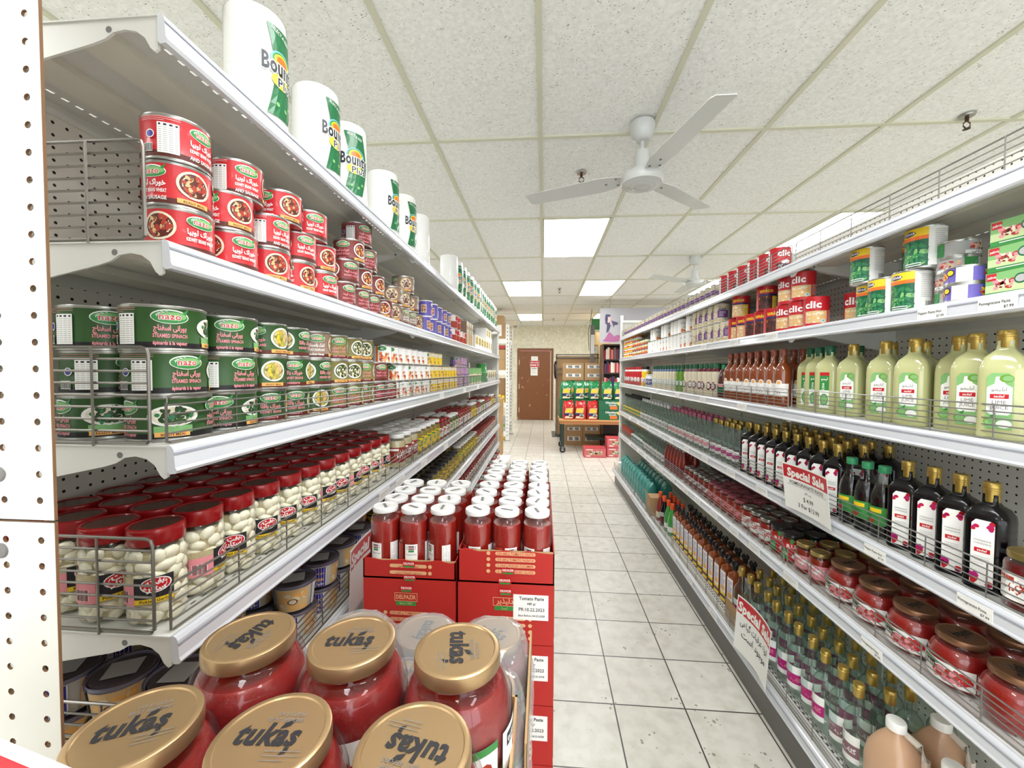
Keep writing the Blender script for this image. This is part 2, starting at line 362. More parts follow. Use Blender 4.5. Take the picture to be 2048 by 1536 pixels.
sheet('door_notice', -.37, -.17, 1.77, 1.9, yd, 'small blank white notice taped highest on the brown door', lambda d, u, v: d.lines(u, v + 15, 130, 3, 16, 'label grey', 3))
def stf(d, u, v):
    d.rect(u - 130, v - 95, u + 130, v + 95, 'sale red', 50); d.text('EMPLOYEES', u, v + 25, 36, 'paper', .03, maxw=220); d.text('ONLY', u, v - 62, 62, 'paper', .04)
sheet('staff_sign', -.4, -.13, 1.575, 1.77, yd, 'red staff sign reading ONLY on the brown door', stf)
sheet('door_notice', -.385, -.175, 1.33, 1.575, yd, 'tall white printed notice taped lowest on the brown door', lambda d, u, v: (d.rect(u - 80, v + 70, u + 80, v + 90, 'grey ink'), d.lines(u, v + 40, 160, 9, 14, 'label grey', 3)))
# ceiling light panels
M('lit diffuser', (255, 255, 255), .6, emit=PANEL_STRENGTH)
LN = {0: 'lit ceiling panel between the large fan and the door', 1: 'lit ceiling panel above the right shelving, nearest', 2: 'lit ceiling panel left of the second sprinkler', 3: 'lit ceiling panel right of the second sprinkler', 4: 'lit ceiling panel behind the small far fan', 5: 'lit ceiling panel closest to the brown door', 6: 'lit ceiling panel beside the hanging dancer picture'}
for i, (c, y) in enumerate(panel_light_spots()):
    x = CX0 + CW * c; o = empty('ceiling_light', LN.get(i, 'lit ceiling panel outside the picture'), 'ceiling light', (x + CW / 2, y + CL / 2, CEIL), 0, 'recessed ceiling light panels')
    m = MB(); a, b = CW / 2 - .012, CL / 2 - .012
    m.box(-a, a, -b, b, -.003, .004, 'lit diffuser'); m.obj('diffuser', o)
    m = MB(); m.box(-a, -a + .014, -b, b, -.006, .004, 't bar'); m.box(a - .014, a, -b, b, -.006, .004, 't bar'); m.box(-a, a, -b, -b + .014, -.006, .004, 't bar'); m.box(-a, a, b - .014, b, -.006, .004, 't bar'); m.obj('frame', o)
# ceiling fans
def fan(x, y, drop, rots, label, bl=.66):
    o = empty('ceiling_fan', label, 'ceiling fan', (x, y, CEIL)); W = M('fan enamel', (200, 203, 201), .3, coat=.2)
    m = MB(); m.lathe([(.0, -.004), (.062, -.004), (.066, -.02), (.06, -.06), (.045, -.09), (.03, -.1), (0, -.1)], W, 28); m.obj('canopy', o)
    m = MB(); m.lathe([(0, -.08), (.0115, -.08), (.0115, -drop + .11), (0, -drop + .11)], W, 14); m.obj('downrod', o)
    m = MB(); m.lathe([(0, -drop + .14), (.034, -drop + .14), (.042, -drop + .06), (.05, -drop + .03), (.1, -drop + .02), (.112, -drop + .0), (.112, -drop - .02), (.104, -drop - .035), (.098, -drop - .035), (.07, -drop - .045), (.066, -drop - .042), (.045, -drop - .05), (.04, -drop - .047), (.015, -drop - .052), (0, -drop - .052)], W, 36); m.obj('motor', o)
    for r in rots:
        q = Matrix.Rotation(r, 3, 'Z') @ Matrix.Rotation(RAD(9), 3, 'X')
        P = [(.085, -.03), (.16, -.055), (.22, -.068), (bl - .02, -.058), (bl, -.045), (bl, .045), (bl - .02, .05), (.22, .062), (.14, .05), (.085, .03)]
        vs = [tuple(q @ Vector((a, b, t)) + Vector((0, 0, -drop + .005))) for t in (-.002, .002) for a, b in P]; n = len(P)
        m = MB(); m.add(vs, [tuple(range(n))[::-1], tuple(range(n, 2 * n))] + [(i, (i + 1) % n, (i + 1) % n + n, i + n) for i in range(n)], W); bo = m.obj('blade', o)
        for a, b in ((.13, -.025), (.13, .03), (.19, 0)):
            m = MB(); c = q @ Vector((a, b, -.003)) + Vector((0, 0, -drop + .005)); m.lathe([(0, -.003), (.006, -.002), (.007, .001), (0, .001)], 'grey ink', 10)
            m.v = [(v[0] + c.x, v[1] + c.y, v[2] + c.z) for v in m.v]; m.obj('screw', bo)
FAN_XY = ((.513, 2.249), (1.71, 4.833))
fan(*FAN_XY[0], .29, FAN_R[0], 'large near white three-blade ceiling fan with ridged motor')
fan(*FAN_XY[1], .3, FAN_R[1], 'small-looking far white ceiling fan above the right shelving')
for x, y, lb in ((.241, 2.776, 'rusty ring sprinkler head left of the near fan'), (.244, 6.591, 'dark sprinkler head between the two middle light panels'), (.239, 10.32, 'dark sprinkler head nearest the brown door'), (2.15, 2.3, 'sprinkler head at the upper right picture edge')):
    o = empty('sprinkler_head', lb, 'sprinkler', (x, y, CEIL))
    m = MB(); m.lathe([(0, -.008), (.03, -.008), (.034, -.001), (0, -.001)], 'silver', 18); m.obj('rosette', o)
    m = MB(); m.lathe([(0, -.03), (.008, -.03), (.008, -.008), (0, -.008)], M('sprinkler bronze', (70, 50, 40), .4, metal=.6), 10); m.tube([(.0, 0, -.028), (.016, 0, -.04), (.016, 0, -.055), (0, 0, -.068)], .003, 'sprinkler bronze'); m.tube([(0, 0, -.028), (-.016, 0, -.04), (-.016, 0, -.055), (0, 0, -.068)], .003, 'sprinkler bronze'); m.obj('bronze_body', o)
    m = MB(); m.lathe([(0, -.073), (.016, -.07), (.014, -.067), (0, -.067)], 'sprinkler bronze', 14); m.obj('deflector', o)
# ================================================================ gondola shelving
peg_mat('pegboard panel along', 1, (236, 234, 226)); peg_mat('pegboard panel across', 0, (206, 205, 198))
SL = .0254
def shelf_mb(xb, xl, y0, y1, z, slots):
    """sheet-steel shelf between the back xb and the lip xl, its perforated strips left open"""
    m = MB(); sg = 1 if xl > xb else -1; t = .0022; E = 'shelf enamel'
    cuts = [(xb, xb + sg * .03), (xb + sg * .036, xl - sg * .05), (xl - sg * .044, xl)]
    for a, b in cuts: m.box(min(a, b), max(a, b), y0, y1, z - t, z, E)
    for g in (xb + sg * .03, xl - sg * .05):
        n = int((y1 - y0) / SL)
        for i in range(n + 1):
            a = y0 + i * SL; m.box(min(g, g + sg * .006), max(g, g + sg * .006), a, min(y1, a + SL * .5), z - t, z, E)
    for c in (.30, .68): x = xb + (xl - xb) * c; m.box(x - .035, x + .035, y0 + .004, y1 - .004, z - .017, z - t, 'shelf underside')
    m.box(min(xb, xb + sg * .002), max(xb, xb + sg * .002), y0, y1, z - .03, z - t, E)
    return m
def rail_mb(xl, sg, y0, y1, z):
    m = MB(); P = [(0, 0), (.006, .0015), (.011, -.001), (.014, -.006), (.016, -.034), (.019, -.039), (.016, -.044), (.006, -.045), (.002, -.04), (.002, -.004)]
    P = [(xl + sg * a, z + b) for a, b in P]; m.prism(P if sg > 0 else P[::-1], y0 + .001, y1 - .001, 'price rail')
    G = [(xl + sg * a, z + b) for a, b in ((.0143, -.010), (.0153, -.0105), (.016, -.0135), (.0148, -.0135))]; m.prism(G if sg > 0 else G[::-1], y0 + .001, y1 - .001, 'rail groove')
    return m
def bracket_mb(xb, xl, y, z, big=False):
    sg = 1 if xl > xb else -1; D = abs(xl - xb)
    P = [(0, -.001), (0, -.05), (.006, -.054), (.013, -.048), (.022, -.032), (.036, -.022), (.055, -.018), (.075, -.021), (.09, -.03), (.11, -.036), (.25, -.066), (D, -.098), (D, -.001)]
    P = [(xl - sg * a, z + b) for a, b in P]; m = MB(); m.prism(P if sg < 0 else P[::-1], y - .002, y + .002, 'shelf enamel')
    # round locating hole, drawn as a dark pierced disc with rim
    h = MB(); c = xl - sg * .082; n = 14
    m.add([(c + .005 * cos(2 * pi * i / n), yy, z - .0165 + .005 * sin(2 * pi * i / n)) for yy in (y - .0025, y - .0021) for i in range(n)], [tuple(range(n))] + [(i, (i + 1) % n, (i + 1) % n + n, i + n) for i in range(n)], 'grey ink')
    return m
def fence_mb(x, y0, y1, z, h=.08, nh=4, step=.152, mat='wire'):
    m = MB(); r = .0021; c = .012
    m.tube([(x, y0 + c, z + h), (x, y0 + .003, z + h - .003), (x, y0, z + h - c), (x, y0, z + .004), (x, y0 + .006, z + .003), (x, y1 - .006, z + .003), (x, y1, z + .004), (x, y1, z + h - c), (x, y1 - .003, z + h - .003), (x, y1 - c, z + h)], r, mat, 6, True)
    for k in range(1, nh + 1): zz = z + .003 + (h - .003) * k / (nh + 1); m.tube([(x, y0, zz), (x, y1, zz)], .0016, mat, 5)
    n = max(2, round((y1 - y0) / step))
    for k in range(1, n): yy = y0 + (y1 - y0) * k / n; m.tube([(x - .002, yy, z - .002), (x - .002, yy, z + h)], .0016, mat, 5)
    return m
def divider_mb(x0, x1, y, z, h=.158):
    m = MB(); c = .012
    m.tube([(x0, y, z + .004), (x1 - .004, y, z + .004), (x1, y, z + .008), (x1, y, z + h - c), (x1 - .003, y, z + h - .003), (x1 - c, y, z + h), (x0, y, z + h)], .0026, 'wire', 7, True)
    for k in range(1, 8): zz = z + .004 + (h - .004) * k / 8; m.tube([(x0, y, zz), (x1, y, zz)], .002, 'wire', 5)
    for x in (x1 - .095, x1 - .2, x1 - .3): m.tube([(x, y - .003, z - .002), (x, y - .003, z + h)], .002, 'wire', 5)
    return m
def bay(side, xb, xl, y0, y1, shelves, ztop, basex, fences, labels, dividers=(), base_z=.2, ends=()):
    sg = 1 if xl > xb else -1
    o = empty('gondola_bay', labels, 'store shelving', ((xb + xl) / 2, (y0 + y1) / 2, 0), 0, f'{side} shelving bays'); L = o.location.copy(); PO = []
    def part(m, name, par=o):
        q = m.obj(name, par)
        if par is o: q.location = -L
        return q
    m = MB(); m.box(min(xb, xb - sg * .006), max(xb, xb - sg * .006), y0, y1, .16, ztop, MATS['pegboard panel along']); part(m, 'back_panel')
    m = MB(); m.box(min(xb - sg * .008, xb - sg * .045), max(xb - sg * .008, xb - sg * .045), y0, y1, ztop - .02, ztop + .006, 'shelf enamel'); part(m, 'top_rail')
    m = MB(); a, b = sorted((xb + sg * .0035, xb - sg * .045)); m.box(a, b, y0, y0 + .024, 0, ztop, 'shelf enamel')
    for i in range(int((ztop - .3) / .05)): m.box(xb + sg * .0035 - .0004, xb + sg * .0035 + .0004, y0 + .009, y0 + .015, .3 + i * .05, .33 + i * .05, 'black')
    part(m, 'upright')
    m = MB(); a, b = sorted((xb, basex)); m.box(a, b, y0, y1, base_z - .03, base_z, 'shelf enamel')
    for i in range(int((y1 - y0) / SL)):
        yy = y0 + i * SL
        for q in (.05, .06): m.box(min(basex - sg * q, basex - sg * (q - .005)), max(basex - sg * q, basex - sg * (q - .005)), yy, yy + .012, base_z, base_z + .0004, 'black')
    bd = part(m, 'base_deck'); rail_mb(basex, sg, y0, y1, base_z).obj('price_rail', bd)
    m = MB(); a, b = sorted((basex - sg * .02, basex - sg * .026)); m.box(a, b, y0, y1, .0, base_z - .03, 'kick plate'); part(m, 'kick_plate')
    for k, z in enumerate(shelves):
        s_ = part(shelf_mb(xb, xl, y0 + .001, y1 - .001, z, True), 'shelf')
        rail_mb(xl, sg, y0, y1, z).obj('price_rail', s_)
        for y in (y0 + .006, y1 - .006): bracket_mb(xb, xl, y, z).obj('bracket', s_)
        if k in fences:
            fy0, fy1 = y0 + .012, y1 - .012
            fence_mb(xl - sg * .008, fy0, fy1, z, fences[k], 4 if fences[k] > .07 else 2, mat='wire' if side == 'left' else 'wire pale').obj('wire_fence', s_)
        if k in dividers: divider_mb(xb + sg * .01, xl - sg * .028, y0 + .003, z).obj('wire_divider', s_)
    if 'base' in fences: fence_mb(basex - sg * .008, y0 + .012, y1 - .012, base_z, .075, 4, mat='wire pale').obj('wire_fence', bd)
    return o
LZ = (2.012, 1.667, 1.342, 1.032, .752, .51); RZ_ = (1.905, 1.64, 1.315, .955, .665)
LX, LB, RX, RB = -.6, -1.005, 1.0, 1.4
BN = ('nearest', 'second', 'third', 'farthest')
for i, (a, b) in enumerate(((.6, 1.85), (1.85, 3.07), (3.07, 4.29), (4.29, 5.45))):
    bay('left', LB, LX, a, b, LZ if i else LZ[:5], 2.0, -.545, {2: .08, 3: .08, 4: .08, 5: .08}, f'{BN[i]} bay of the white shelving along the left side of the aisle', (1, 2, 3, 4) if i == 0 else ())
for i, (a, b) in enumerate(((.53, 1.75), (1.75, 2.97), (2.97, 4.19), (4.19, 5.41))):
    bay('right', RB, RX, a, b, RZ_, 2.13, .925, {0: .08, 2: .08, 3: .08, 4: .08, 'base': 1}, f'{BN[i]} bay of the white shelving along the right side of the aisle')
# pegboard end panels facing the photographer on the left, with real holes
def holed(x0, x1, z0, z1, y, hx, hz, dx, dz, t=.0024, r=.0034):
    m = MB(); n = 12; xs = [x0]; c = hx
    cs = [hx - i * dx for i in range(int((hx - x0) / dx) + 1)][::-1]; zs = []; z = hz
    while z - dz > z0: z -= dz
    while z < z1: zs.append(z); z += dz
    xe = [x0] + [(a + b) / 2 for a, b in zip(cs, cs[1:])] + [x1]; ze = [z0] + [(a + b) / 2 for a, b in zip(zs, zs[1:])] + [z1]
    M('panel white', (222, 221, 214), .6, noise=.02, nscale=5); M('hardboard brown', (120, 88, 60), .9)
    for i, cx in enumerate(cs):
        for j, cz in enumerate(zs):
            a0, a1, b0, b1 = xe[i], xe[i + 1], ze[j], ze[j + 1]; o = []
            for k in range(n):
                an = 2 * pi * k / n; ca, sa = cos(an), sin(an); tx = ((a1 - cx) if ca > 0 else (a0 - cx)) / ca if abs(ca) > 1e-9 else 1e9; tz = ((b1 - cz) if sa > 0 else (b0 - cz)) / sa if abs(sa) > 1e-9 else 1e9
                t_ = min(tx, tz); o.append((cx + ca * t_, cz + sa * t_))
            inn = [(cx + r * cos(2 * pi * k / n), cz + r * sin(2 * pi * k / n)) for k in range(n)]
            m.add([(p[0], y, p[1]) for p in inn] + [(p[0], y, p[1]) for p in o], [(k, (k + 1) % n, (k + 1) % n + n, k + n) for k in range(n)], 'panel white')
            cor = [(a1, b1), (a0, b1), (a0, b0), (a1, b0)]
            for q, (px, pz) in enumerate(cor):
                ks = [k for k in range(n) if (o[k][0] - px) * (o[(k + 1) % n][0] - px) != 0 or True]
                best = min(range(n), key=lambda k: abs(math.atan2(pz - cz, px - cx) % (2 * pi) - 2 * pi * (k + .5) / n))
                k0, k1 = best, (best + 1) % n; m.add([(o[k0][0], y, o[k0][1]), (px, y, pz), (o[k1][0], y, o[k1][1])], [(0, 1, 2)], 'panel white')
            m.add([(p[0], y, p[1]) for p in inn] + [(p[0], y + t, p[1]) for p in inn], [(k, k + n, (k + 1) % n + n, (k + 1) % n) for k in range(n)], 'hardboard brown')
    m.box(x1, x1 + .0008, y, y + t, z0, z1, 'hardboard brown'); m.box(x0, x1, y, y + t, z1 - .0005, z1, 'hardboard brown')
    return m
PY, PXR = .353, -.469
for z0, z1, lb in ((0.02, 1.3165, 'lower white pegboard end panel at the left picture edge'), (1.3185, 2.62, 'upper white pegboard end panel at the left picture edge')):
    o = holed(-.92, PXR, z0, z1, PY, -.4835, 1.4645 if z0 > 1 else 1.2985, .038, .0254).obj('end_panel'); tag(o, lb, 'pegboard', 'pegboard end panels')
m = MB(); m.box(-.95, -.9, PY + .008, PY + .05, 0, 2.62, 'shelf enamel'); tag(m.obj('panel_post'), 'steel post behind the left pegboard end panels', 'post')
for x, z, lb in ((-.5265, 1.362, 'round screw on the pegboard just above the panel joint'), (-.5265, 1.287, 'round screw on the pegboard just below the panel joint')):
    m = MB(); n = 14; m.add([(x + r_ * cos(2 * pi * k / n), yy, z + r_ * sin(2 * pi * k / n)) for r_, yy in ((.0075, PY), (.007, PY - .002), (.004, PY - .0032)) for k in range(n)] + [(x, PY - .0025, z)],
          [(a * n + k, a * n + (k + 1) % n, (a + 1) * n + (k + 1) % n, (a + 1) * n + k) for a in (0, 1) for k in range(n)] + [(2 * n + k, 2 * n + (k + 1) % n, 3 * n) for k in range(n)], 'grey ink', True)
    tag(m.obj('panel_screw'), lb, 'screw')
# far end panels
m = MB(); m.box(1.02, 1.4, 5.44, 5.446, .2, 2.1, MATS['pegboard panel across']); o = m.obj('end_panel'); tag(o, 'white framed pegboard closing the far end of the right shelving', 'pegboard')
m = MB(); 
for a, b, c, d_ in ((1.0, 1.025, 0, 2.13), (1.4, 1.425, 0, 2.13), (1.025, 1.4, 2.1, 2.13)): m.box(a, b, 5.425, 5.46, c, d_, 'white')
m.obj('frame', o)
m = MB(); m.box(-1.0, -.62, 5.47, 5.476, .2, 1.96, MATS['pegboard panel across']); o = m.obj('end_panel'); tag(o, 'white framed pegboard closing the far end of the left shelving', 'pegboard')
m = MB(); m.box(-.625, -.605, 5.465, 5.485, 0, 1.97, 'white'); m.obj('frame', o)
# ================================================================ product kinds (front artwork faces local +x)
def can_body(r, h, wall, rim='silver', name='tin_can', lidm='silver', seg=28):
    m = MB(); m.lathe([(0, .0015), (r * .93, .0015), (r * .95, 0, rim), (r * 1.012, 0, rim), (r * 1.02, .0015, rim), (r * 1.012, .0035, rim), (r, .005, rim), (r, h - .005, wall), (r * 1.012, h - .0035, rim), (r * 1.02, h - .0015, rim), (r * 1.012, h, rim), (r * .96, h, rim), (r * .95, h - .003, rim)], wall, seg)
    o = m.obj(name)
    m = MB(); m.lathe([(r * .95, h - .003), (r * .86, h - .0032), (r * .84, h - .0022), (r * .8, h - .0032), (r * .5, h - .0032), (r * .48, h - .0026), (0, h - .0026)], lidm, seg); m.obj('lid', o)
    return o
def nazo(d, H, cu, cv, w_=52):
    """oval brand badge with leaf"""
    d.ell(cu, cv, w_ / 2, w_ * .235, 'paper'); d.ell(cu, cv - .6, w_ * .475, w_ * .205, 'leaf green'); d.ell(cu + w_ * .08, cv + 1, w_ * .36, w_ * .13, 'pale green')
    d.poly([(cu + w_ * .3, cv + w_ * .12), (cu + w_ * .5, cv + w_ * .3), (cu + w_ * .42, cv + w_ * .08)], 'leaf green')
    d.text('nazo', cu, cv - w_ * .09, w_ * .2, 'paper', .07, maxw=w_ * .73, sp=1.1); d.text('nazo', cu, cv - w_ * .09, w_ * .2, 'nazo red', .02, maxw=w_ * .7, sp=1.1)
def nazo_can(name, r, h, wall, plate, food, en, fr, persian, strip='orange strip', oval=False, tl='pink', badge=46):
    def b():
        o = can_body(r, h, wall, name=name); H = h * 1000; R = r; d = Decal(cyl(R)); q = 2 * pi * r * 1000 / 4; s_ = H / 76
        d.rect(-4 * q / 2, 5, 4 * q / 2, 5 + 9 * s_, 'black' if oval else 'beans dark', 6)
        if oval: d.poly([], wall) if 0 else None
        nazo(d, H, 0, H - 19 * s_, badge)
        d.text(fa(persian), 0, H - 42 * s_, 9 * s_, tl, .035, maxw=44); d.text(en, 0, H - 54 * s_, 6.2 * s_, tl, .03, maxw=46); d.text(fr, 0, H - 66 * s_, 6.2 * s_, tl, .03, maxw=46)
        for sgn in (1,):
            pu = R * 1240; pw, ph = (35, 18) if oval else (26 * s_, 24 * s_)
            if oval: d.rect(pu - 26, H * .18, pu + 26, H * .34, 'pale green', 6)
            d.ell(pu, H * .56, pw, ph, plate, 24); d.ell(pu, H * .56, pw * .84, ph * .84, food[0], 24); d.photo(pu, H * .57, pw * .84, ph * .84, food[1:], 42, 3.2 * s_, 5)
            d.rect(pu - 25, 8, pu + 22, 16, strip, 6); d.text('READY MEAL', pu, 9.5, 4, 'beans dark', .02, maxw=38)
        nu = -R * 1000; d.facts(nu - 17, 10, nu + 13, H - 16); d.bars(nu - 34, 18, 18, 12); d.ell(nu - 28, 40 * s_, 7, 7, 'paper'); d.ell(nu - 28, 40 * s_, 5.5, 5.5, 'royal'); d.lines(nu - 14, H - 7, 60, 3, 3, tl, .5)
        nazo(d, H, R * 2480, H - 19 * s_, badge); d.text(fa(persian), R * 2480, H - 42 * s_, 9 * s_, tl, .035, maxw=44); d.text(en, R * 2480, H - 54 * s_, 6.2 * s_, tl, .03, maxw=46)
        d.obj('label', o); return o
    return Kind(b)
K = {}
K['bean'] = nazo_can('bean_can', .05, .0765, 'nazo red', 'cream', ('beans dark', 'beans red', 'beans dark', 'chickpea', 'beans red'), 'KIDNEY BEANS WHEAT', 'AND SAUSAGE', 'خوراک لوبیا', tl='paper')
K['stew'] = nazo_can('stew_can', .05, .0765, 'nazo brown', 'paper', ('beans dark', 'beans red', 'beans dark', 'orange strip'), 'READY STEW', 'ragout', 'خورشت قیمه', tl='pink')
K['eggplant'] = nazo_can('eggplant_can', .05, .0765, 'nazo tan', 'tan', ('cream', 'nazo tan', 'beans dark'), 'FRIED EGGPLANT', 'aubergines', 'کشک بادمجان', tl='paper')
K['spinach'] = nazo_can('spinach_can', .0605, .0765, 'nazo green', 'paper', ('cream', 'spinach', 'nazo green', 'spinach', 'bean green'), 'STEAMED SPINACH', 'épinards à la vapeur', 'بورانی اسفناج', oval=True, badge=52)
K['peas'] = nazo_can('bean_stew_can', .047, .0765, 'nazo green', 'paper', ('peas', 'chickpea', 'peas', 'yellow', 'nazo olive'), 'KIDNEY BEANS', 'mixture', 'خوراک باقلا')
K['olive'] = nazo_can('herb_stew_can', .047, .0765, 'nazo olive', 'paper', ('spinach', 'nazo olive', 'spinach', 'cream'), 'HERB STEW', 'aux herbes', 'قورمه سبزی')
def purple():
    r, h = .0375, .088; o = can_body(r, h, 'nazo purple', rim='white', name='purple_can'); d = Decal(cyl(r))
    for a in (-78, 40):
        d.rect(a - 15, 22, a + 15, 64, 'cream', 6); d.rect(a - 12, 26, a + 12, 60, 'beans dark', 6); d.photo(a, 43, 12, 17, ('orange strip', 'beans red'), 14, 3, 3, rect=True)
    d.ell(-20, 66, 17, 9, 'paper'); d.text('nazo', -20, 62, 8, 'nazo red', .03); d.rect(-38, 30, -4, 36, 'pink', 6); d.rect(-38, 20, -4, 26, 'pink', 6); d.facts(85, 15, 108, 70); d.obj('label', o); return o
K['purple'] = Kind(purple)
def generic_can(name, r, h, wall, bands, art, rim='silver', lidm='silver', seg=24):
    def b():
        o = can_body(r, h, wall, rim, name, lidm, seg); d = Decal(cyl(r)); C2 = pi * r * 1000
        for v0, v1, mt in bands: d.rect(-C2, v0, C2, v1, mt, 8)
        art(d, C2); d.obj('label', o); return o
    return Kind(b)
def art_clic(d, C):
    for a in (-C * .55, C * .35):
        d.rect(a - 36, 8, a + 36, 60, 'tan', 8); d.photo(a, 34, 34, 24, ('chickpea', 'cream', 'chickpea', 'orange strip'), 60, 5, 4, rect=True, long=1.2); d.rect(a - 36, 5, a + 36, 14, 'red', 8)
        d.text('clic', a - 10, 72, 26, 'paper', .04); d.ell(a + 22, 22, 7, 7, 'paper'); d.ell(a + 22, 22, 5, 5, 'cyan'); d.lines(a + 52, 60, 26, 10, 4.5, 'paper', 1)
K['clic'] = generic_can('chickpea_can', .0425, .115, 'red', [], art_clic, 'red')
def art_clicd(d, C):
    for a in (-C * .55, C * .35):
        d.rect(a - 36, 6, a + 30, 44, 'beans dark', 8); d.photo(a, 26, 30, 18, ('label grey', 'beans dark', 'navy'), 40, 4, 6, rect=True); d.ell(a, 50, 18, 9, 'paper'); d.text('clic', a - 6, 76, 26, 'paper', .04); d.rect(a + 38, 8, a + 54, 106, 'paper', 8)
K['clicdark'] = generic_can('dark_bean_can', .0425, .115, 'red', [], art_clicd, 'red')
def art_unico(dark):
    def f(d, C):
        for a in (-C * .5, C * .42):
            d.rect(a - 44, 5, a + 40, 72, 'beans dark' if dark else 'chickpea', 8); d.photo(a - 16, 34, 26, 28, ('ink', 'beans dark') if dark else ('chickpea', 'tan', 'cream'), 40, 4.4, 8, rect=True, long=1.3)
            d.rect(a - 44, 68, a + 40, 77, 'navy', 8); d.poly([(a - 40, 60), (a - 8, 66), (a - 8, 58), (a - 40, 51)], 'yellow'); d.rect(a + 14, 6, a + 40, 66, 'yellow', 8); d.lines(a + 27, 56, 22, 8, 5, 'paper', 1.4); d.text('unico', a - 10, 84, 17, 'yellow', .04)
    return f
K['unico'] = generic_can('chickpea_can', .0425, .115, 'red', [], art_unico(False), 'red'); K['unicod'] = generic_can('black_bean_can', .0425, .115, 'red', [], art_unico(True), 'red')
def art_cedar(d, C):
    d.photo(0, 55, C, 46, ('cream', 'tan', 'cream', 'label grey'), 190, 4.6, 9, rect=True, long=1.5)
    for a in (-C * .5, C * .38): d.rect(a - 30, 30, a + 26, 74, 'purple', 8); d.ell(a - 6, 80, 20, 6.5, 'ink'); d.text('CEDAR', a - 6, 77.5, 6, 'paper', .03); d.lines(a - 4, 64, 34, 4, 8, 'paper', 2)
    d.rect(C * .7, 8, C * .95, 106, 'paper', 8)
M('purple', (118, 66, 142), .4)
K['cedar'] = generic_can('kidney_bean_can', .0425, .115, 'cream', [], art_cedar)
def art_small(d, C):
    d.rect(-C, 26, C, 54, 'purple', 8); d.lines(0, 66, 40, 2, 5, 'tan', 2)
K['cedarsmall'] = generic_can('kidney_bean_can', .0375, .088, 'cream', [], art_small, seg=16)
def art_soup(d, C):
    for a in (-C * .5, C * .4): d.photo(a, 20, 26, 14, ('orange', 'beans red', 'orange strip'), 22, 5, 11, rect=True); d.ell(a - 6, 78, 14, 8, 'ink'); d.ell(a - 6, 78, 11, 6, 'paper'); d.ell(a, 46, 18, 9, 'cream')
    d.rect(C * .68, 5, C * .98, 108, 'label grey', 8)
K['soup'] = generic_can('vegetable_can', .0425, .112, 'paper', [], art_soup, seg=18)
def art_gb(d, C):
    for a in (-C * .56, C * .36):
        d.rect(a - 32, 5, a + 32, 78, 'bottle green', 8); d.photo(a, 40, 31, 34, ('bean green', 'leaf green', 'pale green', 'bean green', 'bottle green'), 70, 3.6, 12, rect=True, long=2.7)
        d.rect(a - 32, 78, a + 32, 92, 'orange', 8); d.rect(a - 32, 88, a + 32, 110, 'yellow', 8); d.ell(a - 10, 97, 17, 7, 'navy'); d.text('CEDAR', a - 10, 94.5, 6.5, 'paper', .03); d.lines(a, 14, 40, 2, 6, 'paper', 2.4)
    for a in (-C * .1, C * .82): d.lines(a, 100, 34, 13, 5.2, 'grey ink', .8); d.bars(a + 4, 18, 20, 16)
K['greenbean'] = generic_can('green_bean_can', .0425, .115, 'paper', [], art_gb)
def tin(name, r, h, wall, art):
    def b():
        o = can_body(r, h, wall, 'silver', name, 'silver', 30); d = Decal(cyl(r)); art(d, pi * r * 1000, h * 1000); d.obj('label', o); return o
    return Kind(b)
def art_tuna(d, C, H):
    for a in (-C * .5, C * .5): d.photo(a - 14, H * .55, 22, 10, ('beans red', 'pink', 'tan'), 24, 3, 14, rect=True); d.rect(a + 14, 4, a + 44, H - 4, 'leaf green', 8); d.poly([(a + 26, H * .35), (a + 40, H * .7), (a + 36, H * .35)], 'cyan'); d.rect(a - 44, 4, a + 14, H * .3, 'paper', 8); d.text(fa('تن ماهی'), a - 14, 6.5, 7, 'ink', .02)
K['tuna'] = tin('tuna_tin', .0405, .043, 'label grey', art_tuna)
def art_tuna2(d, C, H):
    for a in (-C * .5, C * .5): d.photo(a, H * .5, 26, 11, ('orange', 'yellow', 'orange strip', 'beans red'), 24, 4.5, 15, rect=True); d.ell(a + 32, H * .65, 9, 8, 'ink'); d.ell(a + 32, H * .65, 7, 6, 'yellow')
    d.rect(-14, 4, 14, H - 4, 'paper', 8)
K['tuna2'] = tin('tuna_tin', .037, .043, 'nazo purple', art_tuna2)
def carton(name, x, y, z, wall, art, topm=None):
    """front faces +x"""
    def b():
        m = MB(); m.box(-x / 2, x / 2, -y / 2, y / 2, 0, z, wall); o = m.obj(name); m = MB(); m.box(-x / 2 + .002, x / 2 - .002, -y / 2, -y / 2 + .012, z, z + .0008, topm or 'paper'); m.obj('flap', o)
        d = Decal(flatx(x / 2)); art(d, y * 500, z * 1000); d.obj('printing', o); return o
    return Kind(b)
M('box lime', (196, 214, 160), .5)
def art_dolm(d, W, H):
    d.rect(-W, 0, W, H, 'pale green'); d.rect(-W, 0, W, H * .5, 'box lime'); d.rect(-W, 0, W, H * .2, 'leaf green'); d.photo(-W * .15, H * .5, W * .5, H * .22, ('beans red', 'pink', 'cream'), 26, 4, 16, rect=True); d.ell(W * .55, H * .62, W * .28, H * .2, 'bottle green'); d.ell(W * .55, H * .62, W * .22, H * .14, 'label grey'); d.rect(-W * .95, H * .68, -W * .5, H * .95, 'red'); d.text('palirria', W * -.7, H * .76, 6, 'paper', .02, maxw=W * .4); d.lines(0, H * .13, W * 1.2, 1, 4, 'paper', 2)
K['green_box'] = carton('food_carton', .07, .084, .058, 'pale green', art_dolm, 'leaf green')
